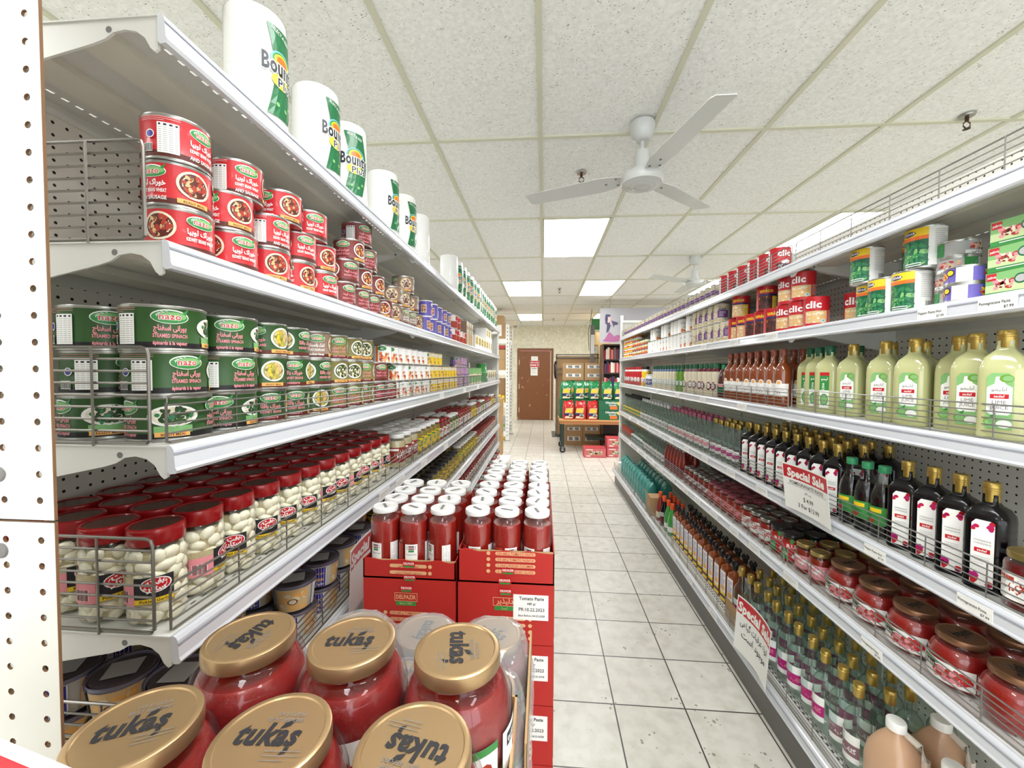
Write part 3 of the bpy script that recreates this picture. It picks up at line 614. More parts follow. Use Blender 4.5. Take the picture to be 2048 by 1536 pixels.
# ---- glass jars: glass shell, filling, lid, paper label
G_CLEAR = glassy('clear glass', (252, 254, 253), edge=.7); G_GREEN = glassy('rosewater glass', (249, 253, 251), .02, haze=.015, edge=.35); G_PL = glassy('clear plastic', (244, 243, 242), .12)
def jar(name, prof, fill, fillm, lid, lidm, art=None, seg=28, rough_top=None, lidart=None, glass=None, nlid='lid'):
    def b():
        m = MB(); m.lathe([(0, .001)] + prof, glass or G_CLEAR, seg); o = m.obj(name)
        if fill:
            m = MB(); m.lathe([(0, .004)] + [(r - .0018, max(z, .004)) for r, z in prof if z <= fill] + [(ri(prof, fill) - .002, fill), (0, fill - .001)], fillm, seg); m.obj('contents', o)
        r, z0, z1 = lid; m = MB(); m.lathe([(r * .985, z0), (r, z0 + .001), (r, z1 - .004), (r * .985, z1 - .001), (r * .95, z1), (r * .88, z1), (r * .86, z1 - .0012), (0, z1 - .0012)], lidm, seg); l = m.obj(nlid, o)
        if lidart: d = Decal(top(z1 - .0012)); lidart(d); d.obj('lid_print', l)
        if art: R = max(p[0] for p in prof); d = Decal(cyl(R)); art(d, pi * R * 1000); d.obj('label', o)
        return o
    return Kind(b)
def ri(prof, z):
    for (a, b), (c, d) in zip(prof, prof[1:]):
        if b <= z <= d and d > b: return a + (c - a) * (z - b) / (d - b)
    return prof[-1][0]
def paste(name, rgb, bump=.5): return M(name, rgb, .32, coat=.5, noise=.28, nscale=160, bump=bump)
paste('tomato paste', (150, 26, 18)); paste('pepper paste', (150, 22, 20)); paste('brine', (196, 182, 144)); paste('quince jam', (140, 36, 22)); paste('cherry jam', (92, 12, 16)); paste('pickle mix', (150, 128, 50)); paste('olives', (86, 92, 40)); paste('red pickle', (150, 50, 40))
def tomart(d, C):
    for a in (0,): d.rect(a - 16, 22, a + 16, 84, 'paper', 6); d.rect(a - 11, 70, a + 11, 80, 'maroon', 6); d.text('DELPAZIR', a, 72.5, 5, 'paper', .02, maxw=19); d.rect(a - 7, 64, a + 7, 69, 'leaf green'); d.text('Tomato Paste', a, 56, 4, 'ink', maxw=26); d.ell(a - 3, 38, 6, 6, 'beans red', 12); d.ell(a + 6, 34, 6, 6, 'red', 12); d.ell(a - 7, 31, 5, 5, 'red', 12)
    d.rect(38, 24, 60, 84, 'paper', 6); d.lines(49, 80, 18, 11, 4, 'grey ink', .7); d.bars(49, 30, 14, 9); d.rect(-50, 26, -22, 84, 'beans red', 6); d.lines(-36, 80, 24, 12, 4.4, 'red', 1)
def scrib(d):
    R = random.Random(5)
    for i in range(7): d.rect(-16 + i, -16 + i * 5, 14 - i, -15.2 + i * 5, 'label grey', rot=R.uniform(-.3, .3))
    d.rect(-3, -18, 4, 16, 'grey ink', 50, rot=-.7)
    d.ell(0, 0, 0.1, 0.1, 'label grey', 6, 1)
M('lid white', (238, 238, 236), .3, coat=.3)
K['tomato'] = jar('tomato_paste_jar', [(.034, 0), (.037, .004), (.0378, .01), (.0378, .132), (.036, .142), (.031, .15), (.0295, .154), (.0295, .164)], .138, 'tomato paste', (.0325, .159, .1715), 'lid white', tomart, lidart=scrib)
tuk_prof = [(.04, 0), (.05, .004), (.057, .018), (.061, .04), (.0615, .06), (.06, .078), (.054, .095), (.046, .106), (.043, .11), (.0425, .122)]
def tukart(d, C):
    for a in (-96, 0, 96): 
        d.rect(a - 44, 18, a + 44, 62, 'paper', 5); d.photo(a + 10, 32, 30, 14, ('red', 'beans red', 'red', 'leaf green'), 16, 8, 6, rect=True, long=1.1); d.rect(a - 44, 54, a + 44, 62, 'leaf green', 5) if a == 0 else None
        d.rect(a - 36, 42, a - 8, 56, 'black', 5); d.text('tukas', a - 22, 45, 8, 'paper', .02, maxw=24)
def tuklid(d):
    d.text('tukas', -3, -8, 21, 'ink', .035, .15, maxw=54); d.poly([(17, -10), (21, -10), (20, -15), (15, -17), (17, -13)], 'ink'); R = random.Random(2)
    d.poly([(3, 7), (5, 13), (13, 17), (10, 10)], 'ink'); d.text('BEST BEFORE', 4, 14, 4, 'grey ink', maxw=50); d.text('09.12.2024', 6, 20, 4, 'grey ink'); d.lines(18, -14, 30, 3, 4, 'grey ink', .6)
K['tukas'] = jar('pepper_paste_jar', tuk_prof, .098, 'pepper paste', (.048, .114, .13), 'lid gold', tukart, seg=40, lidart=tuklid)
def tukart2(d, C):
    d.rect(-58, 16, 58, 66, 'paper', 5); d.photo(14, 38, 40, 18, ('red', 'sale red', 'beans red', 'pink'), 40, 8, 6, rect=True, long=1.2); d.ell(-34, 58, 26, 6, 'leaf green'); d.rect(-48, 40, -18, 56, 'black', 5); d.text('tukas', -33, 44, 9, 'paper', .02, maxw=26); d.rect(-100, 20, -66, 70, 'label grey', 5); d.lines(-83, 66, 30, 10, 4.4, 'paper', .8)
K['tukasred'] = jar('pepper_paste_jar', tuk_prof, .1, 'pepper paste', (.048, .114, .13), M('lid copper', (150, 110, 84), .35, metal=.75), tukart2, seg=36, lidart=tuklid)
# garlic: cloves packed behind the glass
def garlic(full=True, name='pickled_garlic_jar', lidm='lid red', cl='clove'):
    def b():
        prof = [(.036, 0), (.041, .005), (.042, .012), (.0425, .06), (.042, .12), (.04, .135), (.037, .14), (.0365, .152)]
        m = MB(); m.lathe([(0, .001)] + prof, G_CLEAR, 24); o = m.obj(name)
        m = MB(); m.lathe([(0, .004), (.033, .004), (.036, .012), (.036, .118), (.03, .125), (0, .125)], 'brine', 18); c = m.obj('brine', o)
        if full:
            m = MB(); R = random.Random(11)
            for lev in range(7):
                for k in range(8):
                    a = 2 * pi * (k + .5 * (lev % 2)) / 8 + R.uniform(-.16, .16); z = .014 + lev * .0172 + R.uniform(-.004, .004); cx, cy = .0345 * cos(a), .0345 * sin(a)
                    q = Matrix.Rotation(a, 3, 'Z') @ Matrix.Rotation(R.uniform(-1, 1), 3, 'X'); vs, fs = blob(.0075, .0155 * R.uniform(.8, 1.1), .0108 * R.uniform(.8, 1.1), 8, 6); m.add([tuple(q @ Vector(v) + Vector((cx, cy, z))) for v in vs], fs, cl, True)
            g = m.obj('garlic_cloves', o); g['kind'] = 'stuff'
        m = MB(); m.lathe([(.0405, .136), (.041, .137), (.041, .158), (.04, .163), (.038, .1645), (.036, .1645), (.035, .163), (0, .163, 'lid top shelf reflection')], lidm, 24); m.obj('lid', o)
        d = Decal(cyl(.0427)); d.rect(-28, 46, 26, 86, 'ink', 5); d.rect(-28, 42, 26, 50, 'yellow', 5); d.text('Pickled Garlic', 0, 43.5, 5, 'ink', .02, maxw=40)
        d.ell(2, 72, 21, 13, 'paper'); d.ell(2, 72, 19, 11.5, 'sale red'); d.text(fa('هفت'), 4, 73, 10, 'paper', .04, maxw=26); d.text(fa('ستاره'), 0, 62.5, 10, 'paper', .04, maxw=30)
        d.rect(-66, 40, -28, 84, 'pink', 5); d.bars(-50, 54, 22, 18, 4); d.rect(-66, 76, -28, 88, 'brine', 5); d.obj('label', o); return o
    return Kind(b)
def blob(a, b, c, nu, nv):
    vs = [(0, 0, -c)]; fs = []
    for j in range(1, nv):
        t = pi * j / nv - pi / 2
        for i in range(nu): p = 2 * pi * i / nu; vs.append((a * cos(t) * cos(p), b * cos(t) * sin(p), c * sin(t)))
    vs.append((0, 0, c))
    for i in range(nu): fs.append((0, 1 + (i + 1) % nu, 1 + i)); fs.append((len(vs) - 1, 1 + (nv - 2) * nu + i, 1 + (nv - 2) * nu + (i + 1) % nu))
    for j in range(nv - 2):
        for i in range(nu): a_ = 1 + j * nu; fs.append((a_ + i, a_ + (i + 1) % nu, a_ + nu + (i + 1) % nu, a_ + nu + i))
    return vs, fs
M('clove', (240, 232, 208), .3, coat=.4); M('lid red', (150, 14, 20), .25, coat=.4, metal=.1); M('lid top shelf reflection', (92, 54, 42), .22, metal=.5); M('lid dark', (34, 34, 36), .3, coat=.3)  # garlic lid tops browned: the dark shelf's reflection is put into their colour
K['garlic'] = garlic(True); K['garlicback'] = garlic(False)
def simple_jar(name, r, h, fill, lidm, lab='paper', lab2='beans red', w_=1.0, seg=20, glass=None):
    def art(d, C):
        H = h * 1000; d.rect(-C * .55 * w_, H * .18, C * .55 * w_, H * .62, lab, 6); d.ell(0, H * .42, C * .25, H * .13, lab2, 14); d.rect(-C * .45 * w_, H * .52, -C * .1, H * .58, lab2, 6); d.lines(C * .4, H * .5, C * .2, 4, 4, 'grey ink', .8)
    return jar(name, [(r * .9, 0), (r, .005), (r, h * .76), (r * .95, h * .82), (r * .84, h * .86), (r * .82, h * .95)], h * .8, fill, (r * .88, h * .88, h), lidm, art, seg, glass=glass)
K['redjar'] = simple_jar('pickle_jar', .033, .12, 'red pickle', 'lid red'); K['yeljar'] = simple_jar('pickle_jar', .036, .14, 'pickle mix', 'lid white', 'yellow', 'leaf green'); K['mushjar'] = simple_jar('mushroom_jar', .04, .15, 'brine', 'lid white', 'red pickle', 'paper')
K['jam'] = simple_jar('jam_jar', .037, .118, 'quince jam', M('lid brass', (178, 156, 100), .35, metal=.7), 'pink', 'paper'); K['jamsilver'] = simple_jar('jam_jar', .037, .12, 'quince jam', 'silver', 'maroon', 'paper'); K['jampink'] = simple_jar('jam_jar', .036, .12, 'quince jam', M('lid pink', (150, 70, 84), .3, coat=.3), 'beans red', 'pink')
K['jamred'] = simple_jar('tomato_paste_jar', .038, .118, 'tomato paste', 'silver', 'paper', 'red')
def art_bade(d, C):
    d.rect(-50, 16, 50, 86, 'red', 6); d.text('BADE', 6, 66, 15, 'paper', .05); d.rect(-44, 16, -14, 60, 'leaf green', 6); d.text(fa('باده'), -30, 36, 12, 'paper', .02); d.ell(14, 32, 16, 12, 'paper'); d.ell(18, 28, 12, 9, 'beans red'); d.rect(-7, 84, 5, 104, 'leaf green')
K['bade'] = jar('tomato_paste_jar', [(.036, 0), (.04, .005), (.04, .09), (.037, .1), (.035, .108)], .1, 'tomato paste', (.0385, .104, .12), 'lid dark', art_bade, 26)
K['blackjar'] = simple_jar('jam_jar', .042, .125, 'cherry jam', M('lid brass dark', (150, 130, 80), .35, metal=.7), 'paper', 'beans red', seg=28)
K['darklid'] = simple_jar('tahini_jar', .044, .12, 'pickle mix', 'lid dark', 'yellow', 'navy')
def tub():
    m = MB(); r = .05; m.lathe([(0, .001), (.042, .001), (.043, .003), (.05, .066), (.052, .068), (.052, .072)], M('tub plastic', (214, 210, 196), .3, coat=.4), 30); o = m.obj('halva_tub')
    m = MB(); m.lathe([(.0515, .0655), (.0545, .0655), (.0545, .0725), (.05, .0745), (.046, .0725), (.044, .0725), (0, .0725)], G_TUB, 30); l = m.obj('lid', o)
    m = MB(); m.lathe([(0, .0685), (.047, .0685), (.0475, .0672)], 'halva top', 26); m.obj('halva', o)
    d = Decal(top(.0728)); d.rect(-26, -24, 26, 24, 'label grey', 60); d.obj('lid_sticker', l)
    mp = lambda u, v, h: ((.0435 + v * .11 + h) * cos(u / .047), (.0435 + v * .11 + h) * sin(u / .047), v); d = Decal(mp, .0007)
    for a in (-74, 74): d.rect(a - 37, 4, a + 37, 62, 'chickpea', 6); d.photo(a, 30, 33, 24, ('orange strip', 'tan', 'cream', 'orange strip'), 34, 5, 5, rect=True); d.ell(a, 30, 12, 8, 'beans dark'); d.ell(a, 30, 9, 6, 'cream')
    for a in (-1, 147): d.rect(a - 22, 4, a + 22, 62, 'paper', 6); d.rect(a - 6, 4, a + 20, 62, 'royal', 6); d.rect(a - 6, 22, a + 16, 30, 'chickpea', 6); d.text('Arash', a + 7, 42, 6, 'chickpea', .01); d.text(fa('حلوا'), a + 7, 10, 8, 'paper', .02); d.lines(a - 14, 50, 12, 10, 4.2, 'grey ink', .7)
    d.obj('label', o); return o
G_TUB = glassy('violet tub lid', (190, 190, 214), .12); M('halva top', (150, 136, 110), .6)
K['tub'] = Kind(tub)
# ---- bottles
def bottle(name, prof, glass, cap, capm, art=None, fill=None, fillm=None, seg=24, sq=0, sy=1, sx=1, labx=None, caps=0, labR=None):
    def b():
        m = MB(); m.lathe([(0, .001)] + prof, glass, seg, sq, sx=sx, sy=sy); o = m.obj(name)
        if fill: m = MB(); m.lathe([(0, .003)] + [(max(r - .002, .002), max(z, .003)) for r, z in prof if z <= fill] + [(ri(prof, fill) - .002, fill), (0, fill)], fillm, seg, sq, sx=sx, sy=sy); m.obj('contents', o)
        r, z0, z1 = cap; m = MB(); P = [(r * .97, z0), (r, z0 + .001)]
        if caps: P += [(r, z0 + (z1 - z0) * .6), (r * 1.07, z0 + (z1 - z0) * .62), (r * 1.07, z0 + (z1 - z0) * .7), (r, z0 + (z1 - z0) * .72)]
        m.lathe(P + [(r, z1 - .0015), (r * .93, z1), (0, z1)], capm, 18); m.obj('cap', o)
        if art:
            R = labR or max(p[0] for p in prof); d = Decal(flatx(labx) if labx else cyl(R), .0006); art(d, pi * R * 1000); d.obj('label', o)
        return o
    return Kind(b)
LQ = [(.0345, .0), (.0375, .004), (.0385, .01), (.0385, .15), (.037, .168), (.031, .186), (.02, .198), (.0145, .205), (.0135, .212), (.0135, .224)]
M('lime liquid', (196, 200, 140), .3, coat=.6); M('cap gold', (184, 156, 82), .3, metal=.75); M('cap green', (20, 92, 58), .4); M('black syrup', (7, 5, 9), .16, coat=.25, spec=.3); M('amber', (136, 64, 28), .12, coat=.9); M('amber light', (126, 56, 14), .15, coat=.7)
def art_lime(d, C):
    d.poly([(-20, 24), (20, 24), (20, 140), (13, 150), (-13, 150), (-20, 140)], 'pale green'); d.poly([(-19, 62), (-13, 56), (13, 56), (19, 62), (19, 118), (8, 126), (6, 142), (-6, 142), (-8, 126), (-19, 118)], 'paper')
    d.ell(10, 138, 11, 9, 'lime skin', 14); d.ell(12, 138, 8, 6, 'pale green', 12); d.ell(-12, 40, 11, 9, 'lime skin', 14); d.ell(-12, 40, 8.5, 7, 'pale green', 14); d.ell(8, 36, 12, 9, 'paper', 14); d.poly([(-14, 52), (-4, 60), (-6, 50)], 'leaf green')
    d.rect(-14, 93, 14, 103, 'sale red'); d.text('sadaf', 0, 95.5, 5.5, 'paper', .02, maxw=24); d.text('LIME', 0, 81, 8, 'grey ink', 0, maxw=26); d.text('JUICE', 0, 69, 8, 'grey ink', 0, maxw=28); d.text(fa('آبلیمو'), 0, 110, 8, 'grey ink', 0, maxw=26)
M('lime skin', (110, 156, 50), .5)
K['lime'] = bottle('lime_juice_bottle', LQ, M('frosted lime glass', (190, 192, 138), .12, coat=.8), (.0152, .208, .248), 'cap gold', art_lime, sq=.5, sy=1.0, labx=.0388, seg=32, caps=1)
def art_lime2(d, C):
    d.rect(-15, 20, 15, 150, 'paper'); d.rect(-15, 84, 15, 142, 'leaf green'); d.rect(-15, 138, 15, 150, 'sale red'); d.ell(0, 50, 13, 22, 'leaf green', 16); d.ell(0, 50, 10, 18, 'pale green', 16); d.text(fa('لیمو'), 0, 122, 9, 'paper', .02); d.text('Lime', 0, 98, 9, 'paper', .02, .2, rot=pi / 2)
K['lime2'] = bottle('lime_juice_bottle', LQ, MATS['frosted lime glass'], (.0155, .212, .248), 'cap green', art_lime2, sq=.5, labx=.0388, seg=32)
def art_pom(d, C):
    d.poly([(-19, 14), (19, 14), (19, 158), (12, 168), (-12, 168), (-19, 158)], 'paper'); d.photo(13, 156, 8, 12, ('sale red', 'magenta', 'red'), 9, 4.6, 4, rect=True, long=1.2); d.photo(-13, 148, 7, 9, ('sale red', 'magenta'), 5, 4, 5, rect=True, long=1.2); d.photo(-12, 30, 8, 14, ('sale red', 'red', 'magenta'), 9, 4.6, 6, rect=True); d.photo(12, 22, 7, 8, ('sale red', 'magenta'), 5, 4, 7, rect=True)
    d.rect(-13, 92, 13, 102, 'sale red'); d.text('sadaf', 0, 94.5, 5.5, 'paper', .02, maxw=22); d.text('POMEGRANATE', 0, 118, 4, 'grey ink', maxw=28); d.text('CONCENTRATE', 0, 111, 4, 'grey ink', maxw=28); d.lines(0, 82, 26, 4, 5, 'label grey', .9)
PQ = [(.034, 0), (.0365, .004), (.037, .01), (.037, .165), (.0355, .178), (.028, .192), (.017, .2), (.0135, .206), (.013, .22), (.013, .226)]
K['pom'] = bottle('pomegranate_bottle', PQ, 'black syrup', (.0148, .208, .254), 'cap gold', art_pom, sq=.5, labx=.0373, seg=32, caps=1)
def art_molas(d, C): d.rect(-34, 42, 34, 98, 'leaf green', 5); d.poly([(-34, 42), (34, 42), (34, 78), (-34, 60)], 'yellow'); d.rect(-20, 80, 14, 92, 'yellow', 5); d.ell(-12, 54, 10, 8, 'beans red')
K['molas'] = bottle('molasses_bottle', [(.03, 0), (.033, .005), (.0335, .12), (.03, .14), (.018, .175), (.0135, .19), (.013, .215)], 'black syrup', (.0155, .204, .226), 'cap green', art_molas)
K['molas'] = bottle('molasses_bottle', [(.03, 0), (.033, .005), (.0335, .12), (.03, .14), (.018, .175), (.0135, .19), (.013, .205)], G_CLEAR, (.0155, .2, .222), M('cap mint', (50, 150, 100), .4), art_molas, .16, 'black syrup')
RQ = [(.03, 0), (.0345, .004), (.035, .01), (.035, .165), (.034, .175), (.028, .19), (.02, .2), (.0165, .206), (.017, .214), (.0135, .222), (.0125, .24), (.013, .262)]
def art_rose(c1, c2):
    def f(d, C): d.rect(-34, 44, 34, 130, 'paper', 5); d.rect(-34, 62, 34, 100, c1, 5); d.text(fa('گلاب'), 6, 74, 14, c2, .02); d.rect(-40, 52, 40, 56, 'paper', 5); d.lines(-24, 94, 22, 5, 5, c2, .9); d.rect(-40, 100, -8, 130, 'label mist', 5)
    return f
M('label mist', (196, 214, 212), .5); M('water', (255, 255, 255), .05)
WATER = glassy('rosewater', (250, 253, 252), .02, ior=1.05)
K['rose'] = bottle('rosewater_bottle', RQ, G_GREEN, (.0148, .244, .286), 'cap gold', art_rose('magenta', 'pink'), .205, WATER, seg=22, caps=1)
K['rose2'] = bottle('rosewater_bottle', RQ, G_GREEN, (.0148, .244, .286), 'cap gold', art_rose('mauve', 'paper'), .205, WATER, seg=22, caps=1)
M('mauve', (140, 104, 112), .5)
def art_flat(d, C): d.rect(-26, 12, 26, 176, 'paper'); d.rect(-26, 12, 26, 60, 'yellow'); d.rect(-26, 30, 26, 44, 'navy'); d.lines(0, 160, 40, 12, 8, 'nazo purple', 3); d.ell(0, 84, 18, 16, 'orange strip')
def flatb():
    m = MB(); m.lathe([(0, .001), (.04, 0), (.042, .005), (.042, .18), (.036, .198), (.014, .21), (.0115, .216), (.0115, .235)], 'amber light', 28, .6, sx=.62, sy=.72); o = m.obj('herbal_drink_bottle')
    m = MB(); m.lathe([(.0125, .222), (.0135, .223), (.0135, .244), (.0, .245)], 'black', 12)
    for k in range(6): a = k * pi / 3; m.tube([(.006 * cos(a), .006 * sin(a), .24), (.018 * cos(a), .018 * sin(a), .254), (.013 * cos(a + .5), .013 * sin(a + .5), .266)], .0048, 'black', 5)
    m.obj('flower_cap', o); d = Decal(lambda u, v, h: (.0265 + h, u * .95, v), .0006); art_flat(d, 0); d.obj('label', o)
    return o
K['flat'] = Kind(flatb)
def art_amb(d, C): d.rect(-38, 44, 38, 100, 'paper', 5); d.ell(0, 104, 12, 12, 'paper'); d.ell(0, 104, 8, 8, 'orange strip'); d.lines(0, 78, 40, 3, 6, 'label grey', 2); d.rect(-6, 56, 6, 64, 'ink')
K['amber'] = bottle('vinegar_bottle', [(.03, 0), (.0325, .004), (.033, .01), (.033, .15), (.031, .165), (.02, .185), (.0135, .195), (.013, .24)], 'amber', (.0145, .222, .252), M('foil russet', (150, 84, 66), .4, metal=.3), art_amb)
def dressing(name, body, capm, neck, lab, r=.032):
    def art(d, C): d.ell(0, 62, 20, 26, lab); d.ell(0, 62, 12, 14, 'paper'); d.rect(-14, 56, 14, 64, lab, 6)
    def b():
        m = MB(); m.lathe([(0, .001), (.026, .001), (r, .006), (r, .075), (r * .8, .1), (r * .92, .125), (r * .8, .15), (r * .6, .165), (r * .6, .17)], body, 22); o = m.obj(name)
        m = MB(); m.lathe([(r * .82, .14), (r * .74, .168), (r * .62, .172), (r * .62, .16)], neck, 18); m.obj('neck_band', o)
        m = MB(); m.lathe([(r * .6, .168), (r * .64, .169), (r * .64, .198), (r * .56, .202), (0, .202)], capm, 18); m.obj('cap', o); d = Decal(cyl(r)); art(d, 0); d.obj('label', o); return o
    return Kind(b)
K['ranch'] = dressing('dressing_bottle', 'cream', 'cap green', 'maroon', 'maroon'); K['ranch2'] = dressing('dressing_bottle', 'cream', 'cap green', 'royal blue', 'label mist', .027); K['italian'] = dressing('dressing_bottle', 'lime skin', 'cap green', 'bottle green', 'leaf green'); K['mauved'] = dressing('dressing_bottle', 'cream', 'cap green', 'mauve', 'mauve')
M('royal blue', (90, 110, 150), .5)
K['ketchup'] = dressing('ketchup_bottle', 'sale red', 'red', 'paper', 'paper', .03); K['mustard'] = dressing('mustard_bottle', 'yellow', 'black', 'paper', 'paper', .036)
K['darksauce'] = bottle('sauce_bottle', [(.028, 0), (.033, .004), (.034, .06), (.031, .11), (.024, .15), (.015, .165)], M('brown sauce', (84, 40, 34), .2, coat=.6), (.013, .162, .19), 'cap mint', lambda d, C: (d.rect(-32, 30, 32, 66, 'bottle green', 5), d.ell(4, 70, 16, 9, 'pink')))
K['mayo'] = simple_jar('mayonnaise_jar', .038, .12, 'cream', 'lid white', 'royal', 'paper', glass=M('white plastic', (232, 234, 232), .3))
CB = [(.028, 0), (.033, .004), (.0335, .1), (.03, .13), (.017, .18), (.0135, .2), (.013, .215)]
G_FAR = glassy('grey green glass', (232, 240, 236), .03, haze=.06, edge=.12)
def clearb(name, capm, lab, lab2): return bottle(name, CB, G_FAR, (.0155, .2, .228), capm, lambda d, C: (d.rect(-26, 30, 26, 84, lab, 5), d.rect(-26, 46, 26, 66, lab2, 5)), .18, WATER, seg=18)
M('cap pale', (206, 208, 210), .3, coat=.3)
K['clearsil'] = clearb('syrup_bottle', 'cap pale', 'paper', 'label grey'); K['clearpink'] = clearb('syrup_bottle', M('cap rose', (176, 92, 120), .35, metal=.3), 'paper', 'pink'); K['cleargold'] = clearb('rosewater_bottle', 'cap gold', 'paper', 'magenta'); K['cleardk'] = clearb('mineral_water_bottle', 'black', 'yellow', 'leaf green')
K['green_syr'] = bottle('green_syrup_bottle', CB, M('green syrup', (60, 150, 60), .15, coat=.8), (.015, .2, .245), M('cap orange', (236, 84, 30), .4), lambda d, C: d.rect(-36, 30, 36, 70, 'paper', 5), seg=20)
K['red_syr'] = bottle('red_syrup_bottle', CB, 'quince jam', (.015, .2, .245), 'cap orange', lambda d, C: d.rect(-36, 30, 36, 80, 'cream', 5), seg=20); K['dark_syr'] = bottle('dark_syrup_bottle', CB, 'black syrup', (.015, .2, .245), 'cap orange', lambda d, C: (d.rect(-36, 30, 36, 70, 'maroon', 5), d.rect(-24, 80, 24, 116, 'label grey', 5)), seg=20)
K['darkneck'] = bottle('dark_syrup_bottle', CB, 'quince jam', (.0145, .196, .22), 'silver', lambda d, C: d.rect(-36, 30, 36, 84, 'maroon', 5), seg=18)
K['tealneck'] = bottle('rosewater_bottle', CB, G_GREEN, (.0145, .196, .226), 'cap gold', lambda d, C: (d.rect(-30, 30, 30, 90, 'paper', 5), d.rect(-40, 40, 40, 64, 'teal', 5)), .17, WATER, seg=18)
def jug():
    m = MB(); P = MATS['jug plastic']; m.lathe([(0, .001), (.052, .0), (.06, .006), (.06, .13), (.054, .165), (.036, .2), (.02, .222), (.019, .235)], P, 28, .3); o = m.obj('drink_jug')
    m = MB(); m.lathe([(.022, .23), (.0235, .231), (.0235, .252), (.0215, .256), (0, .256)], 'lid white', 24); m.obj('cap', o)
    m = MB(); m.tube([(-.012, -.01, .226), (-.05, -.012, .218), (-.064, -.014, .19), (-.064, -.014, .15), (-.056, -.012, .125)], .0095, 'jug handle', 8); m.obj('handle', o); return o
M('jug plastic', (196, 158, 128), .35, coat=.3); M('jug handle', (216, 206, 194), .35, coat=.3)
K['jug'] = Kind(jug)
# ---- paper towel roll
def towel():
    r, h = .0635, .262; m = MB(); m.lathe([(0, .004), (.02, .004), (.022, .0), (r * .93, 0), (r, .008), (r, h - .008), (r * .93, h), (.03, h), (.022, h - .004), (.02, h - .012), (0, h - .012)], M('towel paper', (240, 240, 238), .75, bump=.7, nscale=120), 40); o = m.obj('paper_towel_roll')
    m = MB(); m.lathe([(0, -.0004), (r * .96, -.0004), (r + .0012, .007), (r + .0012, h - .007), (r * .93, h + .002), (.03, h + .003), (.018, h - .002), (0, h - .003)], glassy('thin clear wrap', (252, 252, 252), .16), 40); m.obj('plastic_wrap', o)
    d = Decal(cyl(r + .0016), .0005); G = 'towel green'
    for k in range(8):
        v0, v1 = 30 + k * 25, 30 + (k + 1) * 25; f = lambda v: -46 + 34 * (1 - abs((v - 132) / 132)) ** .7
        a0, a1 = f(v0), f(v1); n = 5
        d.put([(a0 + (62 - 0) * i / n, v0) for i in range(n + 1)] + [(a1 + 62 * i / n, v1) for i in range(n + 1)], [(i, i + 1, n + 2 + i, n + 1 + i) for i in range(n)], G, 1.2)
    for q, (c, rr) in enumerate((('cyan', 1), ('leaf green', .86), ('yellow', .72), ('orange', .52))): d.ell(4, 158, 30 * rr, 22 * rr, c)
    d.ell(0, 112, 24, 16, 'yellow'); d.text('Bounty', 2, 126, 36, 'paper', .085, maxw=95, sp=1.08); d.text('Bounty', 2, 126, 36, 'ink bold', .035, maxw=92, sp=1.08); d.text('Plus', 14, 100, 20, 'paper', .08, sp=1.08); d.text('Plus', 14, 100, 20, 'ink bold', .02, sp=1.08); d.text('SELECT-A-SIZE', 0, 214, 8, 'paper', .01, rot=-.25, maxw=50)
    for a, b in ((-10, 58), (12, 54), (26, 66)): d.ell(a, b, 4.5, 5, 'pale green', 8, 1)
    d.obj('printed_band', o); return o
M('towel green', (18, 110, 62), .35, coat=.3); M('ink bold', (20, 30, 40), .4)
K['towel'] = Kind(towel)
# ================================================================ products on the left shelving
lz1, lz2, lz3, lz4, lz5, lz6 = [z + .0006 for z in LZ]
for i, y in enumerate([.925, 1.178, 1.36, 1.68, 1.905, 2.14, 2.88, 3.05, 3.2, 3.36, 3.52, 3.68, 3.84, 4.0, 4.16, 4.32, 4.48, 4.64, 4.8, 4.96, 5.12, 5.28]):
    K['towel'].place(-.672 + jit(.004), y, lz1, [-.12, -.14, -.75, -.2, -.35, -2.2, 1.9][i] if i < 7 else -.5 + jit(.5), f'white paper towel roll on the top left shelf, {ORD[i]} from the near end', 'paper towel', 'paper towel rolls on the top left shelf')
UC = {}
for k_, us in {'bean': (-.62, .62, 1.86, .62), 'stew': (-.62, .62, 1.86), 'eggplant': (.62, 1.5, .9), 'spinach': (-.5, .62, 1.0, 0), 'peas': (.62, 1.6, -.3), 'olive': (.62, 1.4, -.5), 'fava': (1.26, -1.6), 'yel': (1.26, -1.6), 'mauvecan': (1.26, -1.6), 'limecan': (1.26, -1.6), 'purple': (1.06, .2, -1.9)}.items(): UC[id(K[k_]) if k_ in K else k_] = us
def face(kind, x, y, rz, bias, spin):
    """turn a can so that one of its printed panels looks down the aisle"""
    us = UC.get(id(kind))
    return random.choice(us) * -1 + math.atan2(-y, -x) + jit(.22) if us else rz + bias + jit(spin)
def stack(kind, x, cols, z, h, desc, cat, group, rz=0, spin=.9, bias=-.35):
    """cols: one list of y positions per level"""
    for k, ys in enumerate(cols):
        for i, y in enumerate(ys):
            lv = '' if len(cols) == 1 else ', ' + ('bottom', 'second', 'third', 'fourth', 'fifth')[k] + ' layer'
            kind.place(x + jit(.003), y, z + h * k, face(kind, x, y, rz, bias, spin), desc + lv + (f', {ORD[i]} from near end' if len(ys) > 1 else ''), cat, group)
FX = LX - .012 - .051
stack(K['bean'], FX, [[.705, .818, .935, 1.045, 1.16], [.703, .812, .932, 1.05, 1.158], [.7, .842, .985, 1.11]], lz2, .0767, 'red bean stew can on second left shelf', 'food can', 'red bean stew cans')
stack(K['stew'], FX, [[1.285, 1.39, 1.495, 1.6], [1.31, 1.42, 1.53], [1.35, 1.46], [1.41]], lz2, .0767, 'brown-red stew can on second left shelf', 'food can', 'brown-red stew cans', spin=1.1)
stack(K['stew'], FX - .107, [[1.29, 1.4, 1.51], [1.35, 1.46]], lz2, .0767, 'brown-red stew can behind, second left shelf', 'food can', 'brown-red stew cans', spin=1.1)
